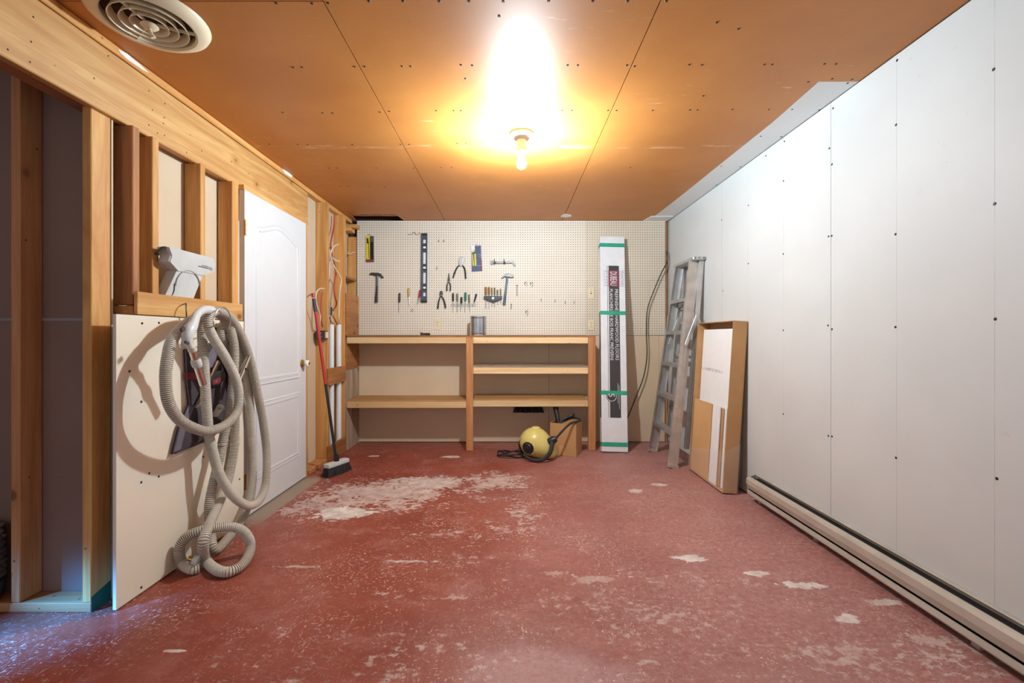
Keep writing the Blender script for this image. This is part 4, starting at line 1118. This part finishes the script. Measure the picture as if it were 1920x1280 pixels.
# ================================================================= LEFT BAY: PIPES, CLEATS, CABLES
for nm, z0, z1, t_ in (('cleat', .694, .846, 'ply'), ('cleat', .003, .148, 'ply')):
    o = MB().box(XT + .001, XT + .015, 3.985, 4.404, z0, z1).build('cleat', wood(t_, 'y'), wl, .001)
for y, lab, ztop in ((4.155, 'white plastic pipe nearer the broom behind plywood cleats', 1.245), (4.335, 'white plastic pipe nearer the workbench behind plywood cleats', 1.25)):
    t = thing('pipe', (-1.666, y, .04), lab, 'pipe', 'white pipes in the stud bay')
    MB().lathe([(.0215, .0), (.0245, .0), (.0245, ztop - .04), (.0215, ztop - .04)], (-1.666, y, .04), seg=20, close=True).build('pipe_wall', M['pvc'], t, smooth=True)
    if y < 4.2: MB().lathe([(.0247, .10), (.0251, .102), (.0251, .22), (.0247, .222)], (-1.666, y, .04), seg=20).build('pipe_label', M['carton'], t, smooth=True)
# outlet boxes
def ebox(x0, x1, y0, y1, z0, z1, lab):
    t = thing('junction_box', ((x0 + x1) / 2, (y0 + y1) / 2, z0), lab, 'junction box')
    MB().box(x0, x1, y0, y1, z0, z1).build('box_shell', M['dsteel'], t, .003)
    MB().box(x1 - .002, x1 + .012, y0 + .012, y1 - .012, z0 + .012, z1 - .012).build('device', M['offwhite'], t, .003)
    for dz in (.025, .055): MB().lathe([(0, .001), (.007, .001), (.008, 0)], ((x0 + x1) / 2, y0, z0 + dz), (0, -1, 0), 10).build('knockout', M['steel'], t)
ebox(-1.71, -1.632, 3.925, 3.990, 1.105, 1.185, 'grey steel outlet box on stud near the red broom handle')
ebox(-1.71, -1.632, 4.352 + .092, 4.50, 1.12, 1.19, 'grey steel outlet box beside workbench behind the white pipes')
t = thing('switch_box', WX(621.5, 585, -1.70), 'small metal switch box high in the bay above the white pipes', 'junction box')
c = WX(621, 583, -1.665)
MB().box(-1.741, -1.665, c.y - .03, c.y + .03, c.z - .045, c.z + .045).build('box_shell', M['steel'], t, .003)
MB().box(-1.6655, -1.662, c.y - .018, c.y + .018, c.z - .036, c.z + .036).build('box_opening', M['black'], t)
CB = [('white cable looping above the near outlet box', 'wirew', .007, [(608, 541, -1.63), (600, 541, -1.625), (594, 547, -1.625), (592, 560, -1.63), (595, 575, -1.63), (600, 590, -1.63), (600, 604, -1.64), (598, 612, -1.665)]),
      ('red cable dropping to the near outlet box', 'wirer', .009, [(604.5, 548, -1.632), (603, 560, -1.632), (602, 580, -1.632), (602.5, 600, -1.632), (605, 612, -1.65)]),
      ('red cable running down the bay from the top plate', 'wirer', .010, [(627, 404, -1.70), (626, 425, -1.70), (622, 445, -1.69), (620, 462, -1.69), (626, 490, -1.66), (630, 510, -1.65), (627, 530, -1.65), (627, 550, -1.65), (631, 570, -1.66), (624, 582, -1.662)]),
      ('white cable bundled over the staple on the far stud', 'wirew', .008, [(635, 457, -1.625), (626, 462, -1.625), (620, 474, -1.63), (620, 486, -1.64), (630, 505, -1.625), (637, 517, -1.615), (640, 525, -1.615), (637, 545, -1.615), (635.5, 575, -1.618), (635, 600, -1.625), (634.5, 611, -1.69)]),
      ('white cable tail poking out of the bay', 'wirew', .008, [(619, 484, -1.66), (622, 482, -1.64), (629, 488, -1.61), (637, 490, -1.595)]),
      ('short white cable end hanging in the bay', 'wirew', .007, [(621, 481, -1.66), (618, 492, -1.65), (617.5, 512, -1.65), (616.5, 524, -1.66)]),
      ('grey wire bent across the corner shelf by pegboard', 'wirew', .006, [(648, 470, -1.70), (655, 476, -1.66), (661, 474, -1.65), (667, 472, -1.645)]),
      ('thin dark cable between the switch box and pipes', 'wireb', .005, [(618, 594, -1.67), (620, 602, -1.67), (626, 609, -1.70)]),
      ('orange cable from the switch box to the white pipes', 'wirer', .007, [(624, 592, -1.668), (629, 601, -1.668), (632, 608, -1.70)])]
for lab, mt, r, P_ in CB:
    tag(MB().tube(spline([WX(*p) for p in P_], .015), r * .8, 8).build('cable', M[mt], smooth=True), lab, 'cable')

# ================================================================= PUSH BROOM
bt, bb = V(-1.618, 3.66, 1.487), V(-1.430, 3.665, .118)
pb = thing('push_broom', (-1.43, 3.67, 0), 'broom with red and black handle leaning beside the white door', 'broom')
P_ = [bt.lerp(bb, t) for t in (0, .40)]
MB().tube([bt.lerp(bb, .03), bt.lerp(bb, .545)], .0125, 12).build('red_handle', M['red'], pb, smooth=True)
MB().tube([bt.lerp(bb, .0), bt.lerp(bb, .022)], [.013, .015], 12).build('hanging_cap', M['red'], pb, smooth=True)
MB().tube([bt.lerp(bb, .035), bt.lerp(bb, .11)], .0145, 12).build('grip', M['navy'], pb, smooth=True)
MB().tube([bt.lerp(bb, .54), bt.lerp(bb, 1.0)], .0115, 12).build('black_handle', M['black'], pb, smooth=True)
h0, h1 = V(-1.475, 3.575, .088), V(-1.385, 3.78, .088)
bd = (h1 - h0).normalized(); bw = V(-bd.y, bd.x, 0)
MB().bar(h0, h1, bw, .062, .034).build('broom_block', M['grey'], pb, .008, bseg=2)
MB().tube([bb + V(0, 0, .045), V((h0.x + h1.x) / 2, (h0.y + h1.y) / 2, .10)], [.016, .022], 12).build('socket', M['black'], pb, smooth=True)
br = MB()
for i in range(60):
    for j in range(6):
        b_ = h0.lerp(h1, (i + .5) / 60) + bw * (-.026 + j * .0104) + V(random.uniform(-.002, .002), random.uniform(-.002, .002), -.016)
        e_ = b_ + bd * ((i - 30) * .0007) + bw * ((j - 2.5) * .006 + random.uniform(-.004, .004)) + V(0, 0, -.070 + random.uniform(0, .005))
        br.tube([b_, e_], .0019, 4)
tag(br.build('bristles', M['rubber'], pb), kind='stuff')

# ================================================================= VACUUM NOZZLE ON THE LEDGER
nz = thing('vacuum_nozzle', (-1.66, 2.24, 1.265), 'pale grey vacuum power nozzle propped on the ledger between studs', 'vacuum head')
def NP(zx, zy, back=0.0):     # front face of the nozzle: leans out of the bay at the top
    px, py = 280 + zx / 9.843, 440 + zy / 9.846
    t = min(1, max(0, (1165 - zy) / 950))
    X = -1.655 + .062 * t
    p = WX(px, py, X)
    return V(p.x - back, p.y, p.z)
def loft(outl, back, bev, name, mat, par):
    m = MB(); n = len(outl)
    c = sum((NP(*p) for p in outl), V(0, 0, 0)) / n
    f0 = [NP(*p) for p in outl]
    rings = []
    inner = [c + (p - c) * .93 + V(.006, 0, 0) for p in f0]
    rings = [inner, f0, [p - V(back * .85, 0, 0) for p in f0], [c - V(back, 0, 0) + (p - c) * .95 for p in f0]]
    vs = [p for r in rings for p in r]
    fs = [list(range(n))] + [[3 * n + i for i in range(n - 1, -1, -1)]]
    for k in range(3):
        fs += [(k * n + i, k * n + (i + 1) % n, (k + 1) * n + (i + 1) % n, (k + 1) * n + i) for i in range(n)]
    m._add(vs, fs)
    return m.build(name, mat, par, bev, smooth=True, bseg=2)
loft([(325, 215), (1175, 440), (1215, 545), (1190, 680), (985, 750), (500, 665), (345, 490), (380, 370)], .050, .004, 'brush_housing', M['grey'], nz)
m = MB()
nk = [(520, 600), (1000, 690), (985, 750), (805, 1200), (285, 1120), (500, 665)]
m.prism([NP(*p) + V(.002, 0, 0) for p in nk], (-.052, 0, 0)); m.build('motor_housing', M['grey'], nz, .004, bseg=2)
el = []
for k in range(26):
    a = math.pi * (1.02 + k / 25 * 0.98)
    el.append(NP(690 + 225 * math.cos(a), 960 + 300 * math.sin(a)) + V(.006, 0, 0))
MB().tube([p for p in el], .0022, 6).build('seam_line', M['greyink'], nz, smooth=True)
MB().tube(spline([NP(450, 900) + V(.005, 0, 0), NP(440, 1030) + V(.005, 0, 0), NP(405, 1115) + V(.005, 0, 0)], .01), .002, 6).build('seam_line', M['ink'], nz, smooth=True)
MB().prism([NP(210, 330, .012), NP(330, 215, .006), NP(345, 250, .006), NP(240, 380, .012)], (-.02, 0, 0)).build('brush_slot', M['dsteel'], nz)
def nprint(pts, name='nozzle_print'):
    MB().prism([NP(*p) + V(.0075, 0, 0) for p in pts], (-.001, 0, 0)).build(name, M['ink'], nz)
nprint([(880, 572), (1065, 615), (1063, 628), (878, 584)]); nprint([(945, 560), (1070, 588), (1068, 598), (943, 570)])
text_mesh('BEQ', M['ink'], nz, 'nozzle_badge', .020, NP(1072, 632) + V(.0085, 0, 0), (0, .98, -.19), (0, .19, .98), width=.03)

# ================================================================= HANGING VACUUM HOSE
def a5(x, y, X): return WX(260 + x / 4.268, 560 + y / 4.268, X)
def b6(x, y, X): return WX(280 + x / 4.268, 820 + y / 4.268, X)
def f6(x, y, z): return WZ(280 + x / 4.268, 820 + y / 4.268, z)
HR = .0235
path = [a5(445, 160, -1.53), a5(345, 228, -1.505), a5(264, 340, -1.49), a5(229, 490, -1.48), a5(216, 650, -1.475), a5(240, 830, -1.47), a5(330, 970, -1.465), a5(470, 1045, -1.46), a5(570, 1056, -1.46), a5(690, 1012, -1.46), a5(778, 920, -1.46), a5(803, 800, -1.465), a5(780, 650, -1.47), a5(700, 480, -1.475), a5(607, 330, -1.48), a5(558, 220, -1.485), a5(566, 138, -1.49), a5(630, 100, -1.495), a5(730, 150, -1.515), a5(810, 270, -1.53), a5(868, 410, -1.535), a5(910, 560, -1.54), a5(950, 750, -1.54), a5(990, 950, -1.54), a5(1020, 1180, -1.53),
        b6(940, 230, -1.51), b6(926, 390, -1.50), b6(880, 500, -1.485), b6(800, 545, -1.475), b6(700, 495, -1.475), b6(610, 385, -1.48), b6(545, 250, -1.50), b6(505, 100, -1.515),
        a5(562, 1090, -1.525), a5(542, 850, -1.53), a5(527, 600, -1.535), a5(515, 400, -1.54), a5(512, 250, -1.545), a5(545, 150, -1.55), a5(625, 115, -1.555), a5(715, 200, -1.545),
        a5(760, 350, -1.53), a5(765, 520, -1.528), a5(745, 750, -1.528), a5(715, 950, -1.53), a5(670, 1150, -1.535),
        b6(595, 20, -1.54), b6(558, 180, -1.54), b6(505, 400, -1.54), b6(480, 560, -1.54), b6(490, 750, -1.55), f6(505, 870, .06), f6(545, 895, .032), f6(620, 815, .04), b6(715, 700, -1.535), b6(785, 555, -1.555),
        b6(820, 400, -1.58), b6(827, 200, -1.59), b6(820, 0, -1.588), a5(908, 1150, -1.588), a5(890, 850, -1.585), a5(858, 600, -1.585), a5(812, 430, -1.585), a5(760, 290, -1.580), a5(690, 200, -1.578),
        a5(662, 290, -1.578), a5(718, 440, -1.579), a5(752, 640, -1.580), a5(772, 920, -1.582), a5(768, 1150, -1.584), b6(690, 0, -1.585), b6(662, 200, -1.585), b6(620, 370, -1.575), b6(545, 550, -1.52), b6(475, 710, -1.47),
        b6(432, 850, -1.45), f6(452, 980, .030), f6(545, 1062, .026), f6(650, 1070, .026), f6(755, 1005, .026), b6(812, 880, -1.335), b6(775, 775, -1.355), b6(685, 720, -1.39), b6(555, 720, -1.44), b6(405, 748, -1.50),
        b6(295, 800, -1.555), b6(238, 900, -1.585), b6(262, 1000, -1.58), f6(335, 1052, .027), f6(400, 1040, .027)]
hs = thing('vacuum_hose', (-1.5, 2.25, 0), 'long beige ribbed vacuum hose looped on wall hooks, coil on floor', 'hose')
P_ = spline(path, .0021)
m = MB(); rr = []
n = len(P_)
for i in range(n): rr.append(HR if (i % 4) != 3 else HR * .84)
seg = 12
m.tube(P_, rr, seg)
for i in range(n - 1):           # flexible web between the hard ribs, coloured darker to paint in groove shade
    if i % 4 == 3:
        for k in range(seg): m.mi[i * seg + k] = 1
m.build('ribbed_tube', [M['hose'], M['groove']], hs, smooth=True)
hd = spline([a5(585, 95, -1.49), a5(520, 88, -1.475), a5(465, 130, -1.46), a5(430, 210, -1.45), a5(395, 275, -1.445), a5(392, 340, -1.445), a5(428, 400, -1.445)], .01)
q = len(hd)
def hr_(t):
    ks = [(0, .024), (.15, .021), (.4, .018), (.58, .024), (.70, .030), (.82, .026), (.92, .017), (1, .016)]
    for (a, ra), (b, rb) in zip(ks, ks[1:]):
        if t <= b: return ra + (rb - ra) * (t - a) / (b - a)
    return ks[-1][1]
gp = MB().tube(hd, [hr_(i / (q - 1)) for i in range(q)], 16, flat=.85).build('handle_grip', M['grey'], hs, smooth=True)
c = a5(352, 245, -1.43)
MB().obox(c, V(0, .010, .006), V(.004, 0, 0), V(0, -.003, .008)).build('switch', M['ink'], gp, .001)
c = a5(385, 352, -1.425)
MB().obox(c, V(0, .012, -.004), V(.004, 0, 0), V(0, .002, .005)).build('vent_slot', M['ink'], gp, .001)
w0, w1 = a5(426, 395, -1.445), a5(516, 685, -1.455)
MB().tube([w0, w1], .0158, 18).build('wand', M['chrome'], hs, smooth=True)
MB().tube([w0.lerp(w1, .30), w0.lerp(w1, .34), w0.lerp(w1, .46), w0.lerp(w1, .50)], [.019, .0215, .0215, .0185], 18).build('wand_collar', M['grey'], hs, smooth=True)
MB().tube([w0.lerp(w1, -.03), w0.lerp(w1, .07)], .0185, 16).build('wand_cuff', M['hose'], hs, smooth=True)
e0, e1 = f6(395, 985, .062), f6(352, 975, .070)
cf = MB().tube([e0, e1], [.0235, .021], 16).build('end_cuff', M['grey'], hs, smooth=True)
MB().tube([e1, e1 + (e1 - e0) * .9], .0125, 14).build('end_contact', M['brass'], cf, smooth=True)

# hooks
h1_ = tag(MB().tube(spline([a5(378, 38, -1.632), a5(379, 40, -1.60), a5(381, 100, -1.585), a5(385, 160, -1.59), a5(395, 168, -1.55)], .01), .0028, 8).build('screw_hook', M['dsteel'], smooth=True),
          'steel screw hook in ledger at left of the hose', 'hook')
h2_ = tag(MB().tube(spline([a5(552, 55, -1.632), a5(552, 60, -1.60), a5(560, 110, -1.59)], .01), .003, 8).build('screw_hook', M['dsteel'], smooth=True),
          'steel screw hook in ledger behind the hose handle', 'hook')
ring = [a5(690, 60, -1.632), a5(640, 75, -1.57), a5(612, 130, -1.49), a5(600, 205, -1.46), a5(640, 90, -1.455), a5(685, 68, -1.455), a5(722, 110, -1.46), a5(735, 180, -1.465), a5(717, 240, -1.47)]
tag(MB().tube(spline([a5(660, 215, -1.632), a5(640, 225, -1.58), a5(602, 215, -1.455), a5(606, 150, -1.445), a5(632, 92, -1.443), a5(680, 70, -1.445), a5(722, 110, -1.448), a5(736, 180, -1.452), a5(716, 245, -1.46)], .008), .003, 8).build('ring_hook', M['steel'], smooth=True),
    'large round wire hook wrapped over the hose', 'hook')

# tool bag
bg = thing('tool_bag', a5(480, 1200, -1.60), 'charcoal fabric accessory bag with maroon trim behind the hose', 'bag')
def AP(x, y, X): return a5(x, y, X)
body = [(372, 405), (440, 395), (560, 350), (640, 380), (720, 335), (722, 600), (700, 850), (690, 1000), (560, 1120), (270, 1245), (330, 1020), (405, 850), (385, 650)]
MB().prism([AP(x, y, -1.605) for x, y in body], (-.010, 0, 0)).build('back_panel', M['bag'], bg, .002, bseg=2)
pk = [(402, 850), (500, 850), (620, 960), (700, 960), (690, 1000), (560, 1125), (275, 1240), (335, 1010)]
m = MB(); n = len(pk)
c = sum((AP(x, y, -1.565) for x, y in pk), V(0, 0, 0)) / n
r0 = [AP(x, y, -1.604) for x, y in pk]; r1 = [p + V(.012, 0, 0) for p in r0]; c = sum(r0, V(0, 0, 0)) / n; r2 = [c + (p - c) * .7 + V(.024, 0, 0) for p in r0]
m._add(r0 + r1 + r2, [list(range(n))[::-1], [2 * n + i for i in range(n)]] + [(k * n + i, k * n + (i + 1) % n, (k + 1) * n + (i + 1) % n, (k + 1) * n + i) for k in range(2) for i in range(n)])
m.build('pocket', M['bag'], bg, smooth=True)
MB().prism([AP(x, y, -1.587) for x, y in [(405, 855), (490, 862), (470, 960), (380, 1180), (285, 1232), (340, 1010)]], (-.008, 0, 0)).build('pocket_flap', M['bag2'], bg, .002)
MB().prism([AP(x, y, -1.600) for x, y in [(372, 590), (468, 585), (470, 645), (374, 650)]], (-.006, 0, 0)).build('maroon_band', M['maroon'], bg, .001)
MB().prism([AP(x, y, -1.600) for x, y in [(600, 380), (650, 395), (600, 540), (560, 560), (555, 450)]], (-.006, 0, 0)).build('grey_panel', M['bag2'], bg, .001)
MB().tube(spline([AP(600, 232, -1.606), AP(660, 250, -1.600), AP(722, 240, -1.608)], .01), .007, 8).build('carry_handle', M['maroon'], bg, smooth=True)
MB().tube(spline([AP(700, 248, -1.606), AP(690, 295, -1.607), AP(685, 350, -1.607)], .01), .007, 8).build('strap', M['maroon'], bg, smooth=True)
MB().tube(spline([AP(x, y, -1.602) for x, y in [(374, 410), (382, 560), (388, 700), (405, 850), (335, 1010), (275, 1238)]], .015), .003, 6).build('piping', M['bag2'], bg, smooth=True)
MB().tube(spline([AP(x, y, -1.602) for x, y in [(715, 345), (722, 600), (702, 850), (690, 985)]], .015), .003, 6).build('piping', M['bag2'], bg, smooth=True)
# tools held in the bag
t = thing('extension_wand', a5(790, 690, -1.52), 'chrome wand tip sticking out right of the hose loops', 'wand')
e0, e1 = a5(785, 690, -1.525), a5(880, 462, -1.50)
MB().tube([e0, e1], .0155, 18, cap=False).build('wand_tube', M['chrome'], t, smooth=True)
MB().tube([e1 - (e1 - e0) * .04, e1], .0168, 18, cap=False).build('wand_rim', M['chrome'], t, smooth=True)
MB().tube([e0.lerp(e1, .02), e0.lerp(e1, .96)], .0138, 14).build('wand_lining', M['dsteel'], t, smooth=True)
c = e0.lerp(e1, .55) + V(.016, -.004, 0)
MB().obox(c, V(.003, 0, 0), V(0, .004, 0), V(0, 0, .008)).build('latch_button', M['black'], t, .001)
t = thing('crevice_tool', a5(480, 850, -1.575), 'slim chrome crevice tool held diagonally in the bag', 'nozzle')
e0, e1 = a5(470, 860, -1.588), a5(640, 500, -1.588)
MB().bar(e0, e1, (0, 1, .3), .024, .012).build('tool_blade', M['chrome'], t, .003)
MB().bar(e0.lerp(e1, .15) + V(.0065, 0, 0), e0.lerp(e1, .95) + V(.0065, 0, 0), (0, 1, .3), .006, .002).build('tool_groove', M['dsteel'], t)
t = thing('dusting_brush', a5(640, 690, -1.57), 'half-round grey brush with maroon badge in the bag', 'brush')
MB().prism([AP(x, y, -1.580) for x, y in [(600, 600), (640, 575), (690, 578), (702, 610), (690, 650), (640, 690), (585, 695), (580, 650)]], (-.014, 0, 0)).build('brush_shell', M['dsteel'], t, .004, bseg=2)
MB().prism([AP(x, y, -1.5785) for x, y in [(590, 655), (640, 630), (672, 640), (650, 672), (595, 688)]], (-.002, 0, 0)).build('badge', M['maroon'], t)
c = AP(622, 660, -1.578); MB().lathe([(.0045, .001), (.007, .001), (.007, 0), (.0045, 0)], c, (1, 0, 0), 14, True).build('badge_ring', M['greyink'], t)
t = thing('tube_adapter', a5(620, 920, -1.56), 'short off-white tube adapter standing in the bag pocket', 'tube')
e0, e1 = a5(612, 925, -1.560), a5(655, 865, -1.515)
MB().tube([e0, e1], .0165, 18, cap=False).build('adapter_wall', M['hose'], t, smooth=True)
MB().tube([e0, e0.lerp(e1, .55)], .0145, 16).build('adapter_bore', M['groove'], t, smooth=True)
MB().tube([e0.lerp(e1, .93), e1], .0178, 18, cap=False).build('adapter_rim', M['hose'], t, smooth=True)

# ================================================================= DUCT ROLL IN THE DARK CORNER
dr = thing('flexible_duct', (-2.185, 1.80, .039), 'crumpled foil duct roll over grey tub behind the dark stud', 'duct')
prof = [(0, .001), (.080, .001), (.092, .06), (.094, .085), (.086, .087), (0, .087)]
MB().lathe(prof, (-2.185, 1.805, .039), seg=28).build('tub', M['blueg'], dr, smooth=True)
m = MB().lathe([(.066, .088)] + [(.088 + (.012 if k % 2 else 0) - .0012 * max(0, k - 8), .092 + k * .0125) for k in range(18)] + [(.05, .315)], (-2.185, 1.805, .039), seg=28)
for v in m.v:
    v.x += random.uniform(-.003, .003); v.y += random.uniform(-.003, .002); v.z += random.uniform(-.003, .003)
m.build('foil_duct', M['galv'], dr, smooth=False)
